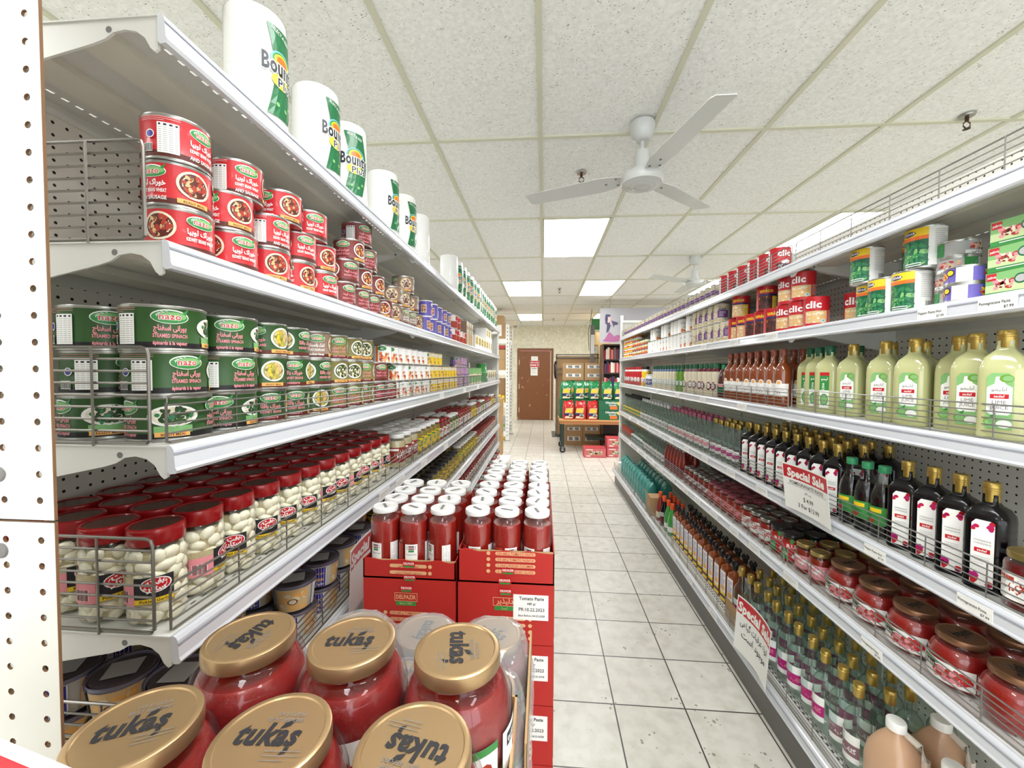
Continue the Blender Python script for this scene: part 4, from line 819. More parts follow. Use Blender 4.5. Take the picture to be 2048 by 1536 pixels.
stack(K['eggplant'], FX, [[1.71, 1.815, 1.925, 2.035], [1.73, 1.84, 1.95], [1.88]], lz2, .0767, 'taupe eggplant can on second left shelf', 'food can', 'taupe eggplant cans', bias=.3)
stack(K['purple'], FX + .012, [[2.17, 2.29, 2.4, 2.5, 2.6, 2.69], [2.2, 2.32, 2.44, 2.55, 2.65]], lz2, .0882, 'purple ready-meal can on second left shelf', 'food can', 'purple ready-meal cans')
K['redwhite'] = generic_can('tomato_can', .0375, .095, 'paper', [(4, 50, 'beans red')], lambda d, C: (d.rect(-30, 54, 20, 86, 'red', 8), d.ell(40, 50, 22, 26, 'orange')), seg=16)
stack(K['redwhite'], FX + .012, [[2.85, 2.96, 3.07, 3.18], [2.87, 2.99]], lz2, .0955, 'red and white can on second left shelf', 'food can', 'red and white cans')
def art_pasta(d, W, H): d.rect(-W, 0, W, H, 'cream'); d.rect(-W * .7, H * .1, W * .7, H * .5, 'chickpea'); d.ell(0, H * .75, W * .6, H * .1, 'kraft dark'); d.lines(0, H * .6, W, 3, 6, 'beans dark', 2)
K['pasta'] = carton('food_carton', .06, .05, .2, 'nazo tan', art_pasta)
for i, y in enumerate((3.3, 3.37, 3.45, 3.53)): K['pasta'].place(FX + .01, y, lz2, 0, f'tall tan food carton on second left shelf, {ORD[i]} from near end', 'food carton', 'tall tan food cartons')
def art_disp(d, W, H): d.rect(-W, 0, W, H * .35, 'paper'); d.rect(-W, H * .35, W, H, 'cream'); d.ell(0, H * .6, W * .6, H * .3, 'mustard gold'); d.photo(0, H * .6, W * .5, H * .26, ('beans dark', 'yellow', 'lime skin'), 12, 8, 4, rect=True)
M('mustard gold', (168, 128, 30), .5)
K['display'] = carton('display_carton', .12, .16, .13, 'paper', art_disp)
for i in range(7):
    for k in range(2 if i > 3 else 1): K['display'].place(FX - .02, 3.78 + .175 * i, lz2 + k * .131, jit(.05), f'white and mustard display carton on second left shelf, {ORD[i]} from near end' + (', upper layer' if k else ', lower layer'), 'food carton', 'mustard display cartons')
# third shelf
FX3 = LX - .012 - .0625
stack(K['spinach'], FX3, [[.685, .812], [.683, .812], [.682, .813]], lz3, .0767, 'large green spinach can on third left shelf', 'food can', 'green spinach cans', spin=1.2)
stack(K['spinach'], FX3 - .127, [[.688, .815], [.69, .815], [.687, .818]], lz3, .0767, 'large green spinach can behind, third left shelf', 'food can', 'green spinach cans', spin=1.2)
stack(K['peas'], FX3 + .01, [[.923, 1.022, 1.122], [.922, 1.025, 1.124], [.925, 1.022]], lz3, .0767, 'small green bean can on third left shelf', 'food can', 'small green bean cans', spin=1.2)
K['eggplant'].place(FX3 + .008, 1.127, lz3 + .0767 * 2, -.75, 'single taupe eggplant can atop small green cans, third left shelf', 'food can', 'taupe eggplant cans')
stack(K['olive'], FX3 + .01, [[1.235, 1.34, 1.44], [1.238, 1.338, 1.44], [1.24, 1.34, 1.435]], lz3, .0767, 'olive herb stew can on third left shelf', 'food can', 'olive herb stew cans', spin=1)
stack(K['stew'], FX3 + .01, [[1.55, 1.66], [1.55]], lz3, .0767, 'brown-red stew can on third left shelf', 'food can', 'brown-red stew cans')
def art_fav(c1, c2):
    def f(d, C):
        for a in (-C * .5, C * .4): d.photo(a + 6, 26, 24, 20, (c1, c2, 'chickpea'), 22, 5, 4, rect=True); d.ell(a - 6, 60, 18, 9, 'leaf green'); d.text('AL', a - 6, 56, 8, 'paper', .02); d.rect(a - 30, 6, a - 22, 70, c2)
    return f
K['fava'] = generic_can('fava_bean_can', .0375, .0745, 'paper', [(0, 0, 'paper')][:0], art_fav('beans red', 'orange'), seg=20); K['yel'] = generic_can('hominy_can', .0375, .0745, 'yellow', [(48, 68, 'cream')], art_fav('mustard gold', 'yellow'), seg=18)
K['mauvecan'] = generic_can('bean_can', .0375, .0745, 'mauve pale', [(10, 20, 'nazo purple')], art_fav('mauve', 'nazo purple'), seg=16); K['limecan'] = generic_can('vegetable_can', .0375, .0745, 'pale green', [(0, 20, 'cream')], art_fav('leaf green', 'lime skin'), seg=16)
M('mauve pale', (186, 150, 186), .5)
for k_ in ('fava', 'yel', 'mauvecan', 'limecan'): UC[id(K[k_])] = (1.26, 1.26, -1.6)
P8 = lambda a, n, p=.086: [a + p * i for i in range(n)]
stack(K['fava'], FX3 + .018, [P8(1.75, 6), P8(1.75, 6), P8(1.62, 7)], lz3, .0747, 'white fava bean can on third left shelf', 'food can', 'white fava bean cans', spin=1)
stack(K['yel'], FX3 + .018, [P8(2.27, 8), P8(2.27, 8), P8(2.27, 3)], lz3, .0747, 'yellow hominy can on third left shelf', 'food can', 'yellow hominy cans', spin=1)
stack(K['mauvecan'], FX3 + .018, [P8(2.98, 5), P8(2.98, 5), P8(3.0, 4)], lz3, .0747, 'mauve bean can on third left shelf', 'food can', 'mauve bean cans', spin=1)
stack(K['limecan'], FX3 + .018, [P8(3.43, 8), P8(3.43, 8)], lz3, .0747, 'pale green vegetable can on third left shelf', 'food can', 'pale green cans', spin=1)
K['greenpot'] = generic_can('green_tub', .055, .1, 'leaf green', [], lambda d, C: d.ell(0, 50, 26, 22, 'paper'), seg=20)
stack(K['greenpot'], FX3, [[4.35, 4.5], [4.36]], lz3, .1005, 'bright green tub on third left shelf', 'food tub', 'green tubs')
K['fava2'] = K['display']
for i in range(4): K['display'].place(FX3 - .01, 4.68 + .19 * i, lz3, 0, f'white display carton on third left shelf, {ORD[i]} from near end', 'food carton', 'white display cartons on the third left shelf')
# fourth shelf: garlic, then other pickles
FX4 = LX - .012 - .0435
run(K['garlic'], FX4 - .018, .6535, 12, .0885, lz4, -.3, 'red-lidded garlic jar on fourth left shelf', 'jar', 'pickled garlic jars', spin=.7)
for j in (1, 2, 3):
    for i in range(13):
        (K['garlic'] if i == 0 or j == 1 and i < 3 else K['garlicback']).place(FX4 - .016 - .089 * j, .6535 + .0885 * i + (.02 if j == 2 else 0), lz4, -.3 + jit(.6), f'red-lidded garlic jar, fourth left shelf, {ORD[j]} row back, {ORD[i]} from near end', 'jar', 'pickled garlic jars')
run(K['mushjar'], FX4, 1.77, 3, .09, lz4, -.3, 'white-lidded mushroom jar on fourth left shelf', 'jar', 'white-lidded jars', rows=3, rdx=-.089, spin=.5)
run(K['yeljar'], FX4, 2.04, 5, .09, lz4, -.3, 'white-lidded yellow pickle jar on fourth left shelf', 'jar', 'yellow pickle jars', rows=3, rdx=-.089, spin=.5)
K['olivejar'] = simple_jar('olive_jar', .034, .125, 'olives', 'lid white', 'cream', 'leaf green'); y_ = 2.5
for i in range(32):
    kd, ds = (('redjar', 'small red-lidded pickle jar'), ('olivejar', 'white-lidded olive jar'), ('redjar', 'small red-lidded pickle jar'), ('redjar', 'small red-lidded pickle jar'), ('yeljar', 'white-lidded yellow jar'))[(i // 3) % 5]
    for j in range(3): K[kd].place(FX4 - .085 * j, y_, lz4, -.9 + jit(.4), f'{ds}, far part of fourth left shelf, {("front", "middle", "back")[j]} row, {ORD[i]} along', 'jar', 'jars on the far part of the fourth left shelf')
    y_ += .09
# fifth shelf: halva tubs, dark-lidded jars
FX5 = LX - .012 - .0555
for j in range(3):
    for i in range(9):
        for k in range(2):
            if k and (i in (2,) and j == 0 or j == 0 and i > 6): continue
            K['tub'].place(FX5 - .116 * j + jit(.004), .69 + .118 * i + jit(.004), lz5 + .0755 * k, math.atan2(-(.69 + .118 * i), .665) + [-.15, -.5, 1.45, -.15, -3.2][(i * 2 + j + k) % 5] + jit(.2), f'violet-lidded halva tub on fifth left shelf, {"upper" if k else "lower"} layer, row {("one", "two", "three")[j]}, {ORD[i]} from near end', 'tub', 'halva tubs')
run(K['darklid'], FX4 - .004, 1.78, 13, .097, lz5, -.3, 'dark-lidded jar on fifth left shelf', 'jar', 'dark-lidded jars', rows=3, rdx=-.094, spin=.6)
run(K['yeljar'], FX4, 3.06, 9, .09, lz5, -.3, 'white-lidded yellow jar on fifth left shelf', 'jar', 'yellow pickle jars on the fifth shelf', rows=2, rdx=-.09, spin=.6)
run(K['redjar'], FX4 + .002, 3.88, 17, .088, lz5, -.3, 'small red-lidded jar on fifth left shelf', 'jar', 'small red jars on the fifth shelf', rows=3, rdx=-.085, spin=.6)
run(K['redjar'], FX4 + .002, 1.9, 40, .088, lz6, -.3, 'small red-lidded jar on sixth left shelf', 'jar', 'small red jars on the sixth shelf', spin=.6)
for k in range(2):
    for i in range(18): K['jamred' if i % 3 else 'redjar'].place(-.6, 3.4 + .11 * i, .2012 + .1202 * k, jit(.5), f'copper-red lidded jar on the left base deck, {"upper" if k else "lower"} layer, {ORD[i]} from near end', 'jar', 'jars stacked on the left base deck')
# ================================================================ products on the right shelving
ra, rb, rc, rd, re_ = [z + .0006 for z in RZ_]
P0 = pi + .45; GX = RX + .012
for i, y in enumerate((1.95, 2.05, 2.15, 2.26, 2.37, 2.48)): K['clicdark'].place(GX + .05, y, ra, P0 + jit(.5), f'red-topped dark bean can on top right shelf, {ORD[i]} from near end', 'food can', 'red-topped bean cans on the top right shelf')
for i in range(31): K['cedarsmall'].place(GX + .045, 2.6 + .0895 * i, ra, P0 + .3 + jit(.3), f'small purple-banded can on top right shelf, {ORD[i]} from near end', 'food can', 'small purple-banded cans on the top right shelf')
CXR = GX + .048
for kd, pts, ds, gr in (('clic', [(0, 1.595, .09), (0, 1.685, 0), (0, 1.785, 0), (0, 1.875, 0), (1, 1.77, 0), (1, 1.862, 0)], 'red chickpea can on second right shelf', 'red chickpea cans'),
                        ('unicod', [(0, 1.975, 0), (0, 2.065, 0), (0, 2.155, 0), (1, 2.045, 0)], 'red and yellow black bean can on second right shelf', 'red black bean cans'),
                        ('unico', [(0, 2.25, 0), (0, 2.34, 0), (1, 2.3, 0)], 'red and blue chickpea can on second right shelf', 'red and blue chickpea cans'),
                        ('cedar', [(0, 2.445, 0)] + [(k, 2.54 + .089 * i, 0) for i in range(5) for k in (0, 1)], 'purple kidney bean can on second right shelf', 'purple kidney bean cans'),
                        ('soup', [(k, 3.02 + .089 * i, 0) for i in range(13) for k in (0, 1) if not (k and i in (1, 5, 8, 9, 12))], 'grey vegetable can on second right shelf', 'grey vegetable cans'),
                        ('greenbean', [(0, 1.27, -.002), (0, 1.36, 0), (0, 1.452, .03), (1, 1.245, .01), (1, 1.338, .08), (1, 1.44, .0)], 'green bean can on second right shelf', 'green bean cans')):
    h = .1153 if kd != 'soup' else .1123
    for i, (k, y, dx) in enumerate(pts):
        n_ = sorted(set(q for kk, q, _ in pts if kk == k)).index(y)
        K[kd].place(CXR + dx, y, rb + h * k, math.atan2(-y, -CXR) - dict(greenbean=1.9, clic=1.3, unico=1.25, unicod=1.25, cedar=1.1, soup=1.2)[kd] + jit(.25), f'{ds}, {"upper" if k else "lower"} layer, {ORD[n_]} from near end', 'food can', gr)
for k in range(4): K['tuna'].place(1.101, 1.187, rb + .0433 * k, P0 + (0, 1.4, 1.9, .2)[k], f'grey and green tuna tin beside the green bean cans, {("lowest", "second from bottom", "third from bottom", "topmost")[k]} of its stack', 'food tin', 'tuna tins')
for k in range(2): K['tuna2'].place(1.04, 1.1, rb + .0433 * k, P0 + .1 + k * .2, f'purple and orange tuna tin beside green cartons, {("lower", "upper")[k]} of two', 'food tin', 'purple tuna tins')
for k in range(3): K['green_box'].place(1.08, 1.016 - .003 * k, rb + .0583 * k, pi + .12 + .03 * k, f'green printed food carton on second right shelf, {("lowest", "middle", "topmost")[k]} of the near stack', 'food carton', 'green food cartons')
for k in range(4): K['green_box'].place(1.088, .925, rb + .0583 * k, pi + .03 * k, f'green printed food carton in the stack at the right picture edge, {("lowest", "second", "third", "topmost")[k]} one', 'food carton', 'green food cartons')
K['rowcan'] = generic_can('salmon_tin', .0425, .05, 'pale green', [(4, 18, 'beans red'), (30, 44, 'cream')], lambda d, C: d.ell(0, 26, 16, 10, 'orange'), seg=16); K['rowcan2'] = generic_can('salmon_tin', .0425, .05, 'orange', [(4, 18, 'yellow'), (30, 44, 'paper')], lambda d, C: d.ell(0, 26, 16, 10, 'red'), seg=16)
for i in range(12):
    for k in range(5 if i > 3 else 3): K['rowcan' if i < 7 else 'rowcan2'].place(CXR, 4.2 + .1 * i, rb + .0503 * k, P0 + jit(1), f'flat coloured tin at far end of second right shelf, {("bottom", "second", "third", "fourth", "top")[k]} layer, {ORD[i]} along', 'food tin', 'flat coloured tins')
# third right shelf: lime juice, vinegar, dressings
for i, (x, y) in enumerate(((1.052, 1.015), (1.066, 1.094), (1.1, 1.172), (1.058, 1.25), (1.165, 1.21), (1.066, 1.362), (1.13, 1.42), (1.07, 1.5), (1.16, 1.34), (1.14, 1.095))):
    K['lime'].place(x, y, rc, pi + .55 + jit(.08), f'gold-capped lime juice bottle on third right shelf, {("nearest the camera", "second in front row", "third in front row", "fourth in front row", "behind the fourth front bottle", "fifth in front row", "behind the fifth front bottle", "farthest along", "in the middle of the back row", "at the near end of the back row")[i]}', 'bottle', 'gold-capped lime juice bottles')
for i, (x, y) in enumerate(((1.06, 1.6), (1.075, 1.683), (1.095, 1.768), (1.16, 1.6))):
    K['lime2'].place(x, y, rc, pi + .62 + jit(.05), f'green-capped lime juice bottle on third right shelf, {("nearest", "second", "farthest", "behind the nearest")[i]} of the four', 'bottle', 'green-capped lime juice bottles')
run(K['amber'], GX + .04, 1.88, 8, .072, rc, P0, 'amber vinegar bottle on third right shelf', 'bottle', 'amber vinegar bottles', rows=2, rdx=.082, spin=.3)
K['darksauce'].place(GX + .04, 2.47, rc, P0, 'brown sauce squeeze bottle with mint green nozzle', 'bottle')
run(K['ranch'], GX + .04, 2.56, 4, .08, rc, P0, 'cream dressing bottle, maroon neck, third right shelf', 'bottle', 'maroon-necked dressing bottles', rows=2, rdx=.08, spin=.3)
run(K['mauved'], GX + .04, 2.9, 3, .08, rc, P0, 'cream dressing bottle, mauve neck, third right shelf', 'bottle', 'mauve-necked dressing bottles', rows=2, rdx=.08, spin=.3)
run(K['italian'], GX + .04, 3.16, 2, .085, rc, P0, 'green dressing bottle on third right shelf', 'bottle', 'green dressing bottles', spin=.3)
run(K['ranch2'], GX + .04, 3.34, 9, .075, rc, P0, 'slim cream dressing bottle on third right shelf', 'bottle', 'slim cream dressing bottles', spin=.3)
run(K['mayo'], GX + .045, 4.07, 2, .09, rc, P0, 'white mayonnaise jar on third right shelf', 'jar', 'mayonnaise jars'); run(K['mustard'], GX + .045, 4.27, 2, .09, rc, P0, 'yellow mustard bottle on third right shelf', 'bottle', 'mustard bottles')
run(K['ketchup'], GX + .045, 4.5, 10, .085, rc, P0, 'red ketchup bottle on third right shelf', 'bottle', 'ketchup bottles', spin=.6)
# fourth right shelf: pomegranate, syrups
for i, (x, y) in enumerate(((1.055, 1.035), (1.06, 1.112), (1.065, 1.188), (1.06, 1.262))): K['pom'].place(x, y, rd, pi + .5 + jit(.06), f'black pomegranate bottle on fourth right shelf, {ORD[i]} of the nearest four', 'bottle', 'black pomegranate bottles')
K['blackjar'].place(1.05, .945, rd, P0, 'squat jar of black jam with dull brass lid, fourth right shelf', 'jar')
for i, y in enumerate((1.333, 1.393, 1.46)): K['molas'].place(1.048 + .006 * (i == 0), y if i else 1.335, rd, P0 - .1, f'green-capped molasses bottle with green and yellow label, {("nearest", "middle", "farthest")[i]} of three', 'bottle', 'green-capped molasses bottles')
run(K['pom'], GX + .045, 1.54, 9, .078, rd, pi + .5, 'black pomegranate bottle, far group, fourth right shelf', 'bottle', 'black pomegranate bottles in the far group', rows=3, rdx=.085, spin=.06)
run(K['cleargold'], GX + .04, 2.26, 5, .074, rd, P0, 'gold-capped clear rosewater bottle on fourth right shelf', 'bottle', 'gold-capped clear bottles', rows=2, rdx=.08, spin=.3)
run(K['clearpink'], GX + .04, 2.66, 10, .082, rd, P0, 'rose-capped clear syrup bottle on fourth right shelf', 'bottle', 'rose-capped clear bottles', rows=2, rdx=.08, spin=.3)
run(K['clearsil'], GX + .04, 3.5, 10, .096, rd, P0, 'silver-capped clear syrup bottle on fourth right shelf', 'bottle', 'silver-capped clear bottles', rows=2, rdx=.08, spin=.3)
run(K['cleardk'], GX + .04, 4.48, 9, .1, rd, P0, 'black-capped clear bottle on fourth right shelf', 'bottle', 'black-capped clear bottles', rows=2, rdx=.08, spin=.3)
# fifth right shelf: big pepper paste jars, jams
for i, y in enumerate((.985, 1.112, 1.243, 1.374, 1.503)): K['tukasred'].place(1.077, y, re_, [.9, P0 - .15, P0 - .1, P0 - .12, P0 - .1][i], f'copper-lidded pepper paste jar, fifth right shelf, front row, {ORD[i]} from near end', 'jar', 'big copper-lidded pepper paste jars')
for i, y in enumerate((.99, 1.118, 1.25, 1.38, 1.51)): K['tukasred'].place(1.208, y, re_, P0 + jit(1), f'copper-lidded pepper paste jar, fifth right shelf, back row, {ORD[i]} from near end', 'jar', 'big copper-lidded pepper paste jars')
for kd, y0, n, ds, gr in (('jam', 1.615, 2, 'brass-lidded jam jar', 'brass-lidded jam jars'), ('bade', 1.79, 2, 'dark-lidded tomato paste jar', 'dark-lidded tomato paste jars'), ('jamred', 1.97, 3, 'silver-lidded tomato paste jar', 'silver-lidded tomato paste jars'), ('jampink', 2.235, 5, 'rose-lidded jam jar', 'rose-lidded jam jars'), ('jamsilver', 2.66, 5, 'silver-lidded dark jam jar', 'silver-lidded dark jam jars')):
    run(K[kd], GX + .045, y0, n, .086, re_, P0 + (.55 if kd == 'bade' else .2), ds + ' on fifth right shelf', 'jar', gr, rows=4, rdx=.088, spin=.3)
run(K['darkneck'], GX + .04, 3.12, 6, .074, re_, P0, 'silver-necked dark red bottle on fifth right shelf', 'bottle', 'dark red syrup bottles', rows=2, rdx=.08, spin=.3)
run(K['clearsil'], GX + .04, 3.58, 10, .074, re_, P0, 'silver-capped clear bottle on fifth right shelf', 'bottle', 'silver-capped clear bottles on the fifth shelf', rows=2, rdx=.08, spin=.3)
run(K['tealneck'], GX + .04, 4.34, 7, .074, re_, P0, 'clear bottle with teal label on fifth right shelf', 'bottle', 'teal-labelled clear bottles', rows=2, rdx=.08, spin=.3)
K['salmon'] = bottle('pink_water_bottle', CB, G_GREEN, (.0145, .196, .222), 'silver', lambda d, C: d.rect(-40, 30, 40, 120, 'beans red', 5), .17, WATER, seg=16)
run(K['salmon'], GX + .04, 4.88, 7, .074, re_, P0, 'clear bottle with salmon red label on fifth right shelf', 'bottle', 'salmon-labelled clear bottles', spin=.3)
# base deck: rosewater, herbal drinks, syrups, teal bags, jugs
gz = .2012
for i, (x, y) in enumerate(((1.03, 1.235), (1.165, 1.25), (1.06, 1.1))): K['jug'].place(x, y, gz, (1.9, 1.7, 2.3)[i], ('tan plastic drink jug at the front of the right base deck', 'tan plastic drink jug behind the front one on the right base deck', 'tan plastic drink jug nearest the camera on the right base deck')[i], 'jug', 'plastic drink jugs')
for j in range(4):
    for i in range(11 if j else 11):
        K['rose2' if i in (0, 1) or (j, i) in ((1, 3), (0, 8)) else 'rose'].place(1.0 + .076 * j + (.006 if i % 2 else 0), 1.335 + .076 * i - (.02 * (j % 2)), gz, P0 + jit(.5), f'gold-capped rosewater bottle on right base deck, {("front", "second", "third", "back")[j]} row, {ORD[i]} from near end', 'bottle', 'gold-capped rosewater bottles')
for j in range(2):
    for i in range(12): K['flat'].place(1.015 + .09 * j, 2.2 + .083 * i, gz, pi + .12 + jit(.04), f'flat amber bottle with black flower cap, right base deck, {("front", "back")[j]} row, {ORD[i]} from near end', 'bottle', 'flat amber bottles')
for i, (kd, x, y) in enumerate((('green_syr', 1.0, 3.2), ('green_syr', 1.0, 3.29), ('dark_syr', 1.0, 3.4), ('red_syr', 1.0, 3.52), ('red_syr', 1.08, 3.3), ('red_syr', 1.08, 3.4), ('green_syr', 1.08, 3.2), ('red_syr', 1.08, 3.5))):
    K[kd].place(x, y, gz, P0, f'orange-capped {("green", "green", "dark", "red", "red", "red", "green", "red")[i]} syrup bottle on right base deck, {"front" if x < 1.05 else "back"} row, {("nearest", "second nearest", "third along", "farthest", "second", "third", "first", "last")[i]}', 'bottle', 'orange-capped syrup bottles')
def teal():
    W_, H_, D_ = .1, .235, .1; m = MB(); R = random.Random(4); nu, nv = 14, 10; vs = []; fs = []
    for side in (0, 1):
        for j in range(nv + 1):
            for i in range(nu + 1):
                u = i / nu * 2 - 1; v = j / nv; b_ = (1 - abs(u) ** 4) * min(1, (1 - v) * 5 + .22) * (1 if v > .04 else .9); vs.append(((1 if side else -1) * D_ / 2 * max(.06, b_) + R.uniform(-.002, .002), u * W_ / 2 * (1 - .3 * v * v), v * H_ + R.uniform(-.001, .001) * (v > 0)))
    n = (nu + 1) * (nv + 1)
    for j in range(nv):
        for i in range(nu): a = j * (nu + 1) + i; fs.append((a, a + nu + 1, a + nu + 2, a + 1)); fs.append((n + a, n + a + 1, n + a + nu + 2, n + a + nu + 1))
    for i in range(nu): fs.append((i, i + 1, n + i + 1, n + i)); t_ = nv * (nu + 1) + i; fs.append((t_, n + t_, n + t_ + 1, t_ + 1))
    for j in range(nv): a = j * (nu + 1); fs.append((a, n + a, n + a + nu + 1, a + nu + 1)); b_ = a + nu; fs.append((b_, b_ + nu + 1, n + b_ + nu + 1, n + b_))
    m.add(vs, fs, M('teal film', (58, 150, 142), .22, coat=.6, noise=.35, nscale=22), True); o = m.obj('teal_bag'); m = MB(); m.tube([(0, -.02, H_ - .004), (.0, -.016, H_ + .02), (0, .016, H_ + .02), (0, .02, H_ - .004)], .003, 'teal', 6); m.obj('bag_handle', o); return o
K['teal'] = Kind(teal)
for j in range(2):
    for i in range(11 - 2 * j): K['teal'].place(1.01 + .14 * j, 3.86 + .118 * i, gz, pi + .38 + jit(.1), f'teal plastic bag standing on right base deck, {("front", "back")[j]} row, {ORD[i]} from near end', 'bag', 'teal bags on the right base deck')
m = MB(); m.box(-.06, .06, -.07, .07, 0, .16, 'kraft'); o = m.obj('cardboard_box'); o.location = (1.0, 3.68, gz); tag(o, 'open brown cardboard box beside the teal bags on the base deck', 'cardboard box'); m = MB(); m.prism([(-.06, .16), (-.085, .2), (-.083, .2), (-.058, .16)], -.07, .07, 'kraft'); m.obj('flap', o)
m = MB(); m.lathe([(0, 0), (.05, 0), (.055, .09), (.056, .1), (.0, .1)], 'white', 24); o = m.obj('white_tub'); o.location = (1.0, 5.22, gz); tag(o, 'white round tub at the far end of the right base deck', 'tub'); m = MB(); m.lathe([(.058, .098), (.058, .112), (0, .112)], 'paper', 24); m.obj('lid', o)
# shallow cardboard tray under the rosewater bottles
def tray_mb(x0, x1, y0, y1, z0, z1, m_, t=.003, floor_=True):
    m = MB()
    if floor_: m.box(x0, x1, y0, y1, z0, z0 + t, m_)
    m.box(x0, x0 + t, y0, y1, z0, z1, m_); m.box(x1 - t, x1, y0, y1, z0, z1, m_); m.box(x0, x1, y0, y0 + t, z0, z1, m_); m.box(x0, x1, y1 - t, y1, z0, z1, m_); return m
o = tray_mb(.951, .955, 1.79, 2.16, gz, gz + .1, 'kraft', floor_=False).obj('cardboard_tray'); tag(o, 'brown cardboard tray edge in front of the rosewater bottles', 'cardboard tray'); m = MB(); m.box(.9495, .951, 1.8, 1.98, gz + .085, gz + .1, 'paper'); m.obj('torn_edge', o)
# ================================================================ price strips on the rails and special-sale cards
def rail_tag(side, z, y, w_, par, txt, red=False):
    sg, xl = (1, LX) if side == 'left' else (-1, RX)
    if z < .25: xl = .925
    x = xl + sg * .0172; m = MB(); m.box(min(x, x + sg * .0012), max(x, x + sg * .0012), y - w_ / 2, y + w_ / 2, z - .038, z - .008, 'paper'); o = m.obj('price_label', par)
    mp = (lambda u, v, h: (x - .0012 - h, y - u, z - .038 + v)) if sg < 0 else (lambda u, v, h: (x + .0012 + h, y + u, z - .038 + v))
    d = Decal(mp, .0004)
    if red: d.rect(-w_ * 500, 0, w_ * 500, 14, 'pink')
    if txt: d.text(txt, -w_ * 60, 15, 6.5, 'ink', .01, maxw=w_ * 800); d.text('$7.99', w_ * 300, 4, 6, 'ink', .01)
    else: d.lines(0, 22, w_ * 800, 3, 6, 'label grey', 1.6)
    d.obj('printing', o); o.location = -Vector(par.location) if par.type == 'EMPTY' else (0, 0, 0); return o
BAYS = {'left': [], 'right': []}
for o in COL.objects:
    if o.name.startswith('gondola_bay'): BAYS['left' if o.location.x < 0 else 'right'].append(o)
def bay_at(side, y): return min(BAYS[side], key=lambda o: abs(o.location.y - y))
for z, ys in ((RZ_[3], (.99, 1.27, 1.9, 2.2, 2.55, 2.86, 3.2, 3.5, 3.9, 4.3, 4.7)), (RZ_[4], (1.27, 1.67, 1.95, 2.15, 2.4, 2.65, 2.86, 3.15, 3.45, 3.7, 4.0, 4.3, 4.7)), (.2, (2.2, 2.55, 2.86, 3.3, 3.6, 4.3)), (RZ_[1], (.97, 1.12, 1.85, 2.2, 2.6, 3.2)), (RZ_[2], (2.1, 2.6, 3.08, 3.6))):
    for i, y in enumerate(ys): rail_tag('right', z, y, .078 if y < 1.5 else .095, bay_at('right', y), {0: 'Pomegranate Paste', 1: 'Pepper Paste Hot'}.get(i) if y < 1.3 else None, red=(z < .3 and y > 4))
for z, ys in ((LZ[3], (1.45, 1.62, 1.95, 2.4, 2.9, 3.3, 3.8)), (LZ[4], (2.0, 2.4, 2.9, 3.6)), (LZ[2], (2.3, 2.98, 3.6)), (LZ[5], (2.4, 2.98, 3.7, 4.4))):
    for y in ys: rail_tag('left', z, y, .1, bay_at('left', y), None, red=(z < .8 and 2.3 < y < 2.5))
def sale_card(loc, rz, w_, h_, tilt, label, art, cmax=.012):
    m = MB(); n = 10; vs = []
    bend = lambda u: cmax * ((u / w_ * 2) ** 2)
    for i in range(n + 1):
        u = (i / n - .5) * w_
        for v in (0, h_): vs += [(bend(u), u, v), (bend(u) - .0008, u, v)]
    fs = []
    for i in range(n): a = 4 * i; fs += [(a, a + 4, a + 6, a + 2), (a + 1, a + 3, a + 7, a + 5), (a, a + 1, a + 5, a + 4), (a + 2, a + 6, a + 7, a + 3)]
    fs += [(0, 2, 3, 1), (4 * n, 4 * n + 1, 4 * n + 3, 4 * n + 2)]
    m.add(vs, fs, 'paper', False); o = m.obj('sale_card'); o.location = loc; o.rotation_euler = (0, tilt, rz); tag(o, label, 'price card')
    d = Decal(lambda u, v, h: (bend(u) + h, u, v), .0005); W, H = w_ * 1000, h_ * 1000; d.rect(-W / 2 + 5, H * .69, W / 2 - 5, H - 6, 'sale red', 10); d.text('Special Sale', 0, H * .735, H * .175, 'paper', .045, .1, maxw=W - 16, sp=1.04); art(d, W, H); d.obj('printing', o); return o
def art_card(d, W, H):
    d.text('POMEGRANATE PASTE', 0, H * .57, H * .075, 'ink', .005, maxw=W * .84); d.rect(-W * .42, H * .545, W * .42, H * .55, 'ink'); d.text(fa('رب انار'), 0, H * .44, H * .055, 'ink', .005); d.text('$ 4.99', 0, H * .27, H * .09, 'ink', .005); d.text('3 For $12.99', 0, H * .11, H * .09, 'ink', .005, maxw=W * .7)
sale_card((.974, 1.552, .937), pi, .258, .178, RAD(6), 'Special Sale card for pomegranate paste clipped to the fourth right rail', art_card)
def art_card2(d, W, H):
    d.text(fa('انواع عرقیات گیاهی'), 0, H * .5, H * .11, 'ink', .012, maxw=W * .8); d.text(fa('موجود است'), 0, H * .3, H * .12, 'ink', .012, maxw=W * .7)
sale_card((.893, 1.76, .215), pi, .27, .24, RAD(-4), 'Special Sale card with handwritten Persian lettering on the right base rail', art_card2, .02)
sale_card((-.572, 1.255, .735), 0, .26, .205, RAD(2), 'Special Sale card on the fifth left rail, partly hidden by tomato jars', lambda d, W, H: None)
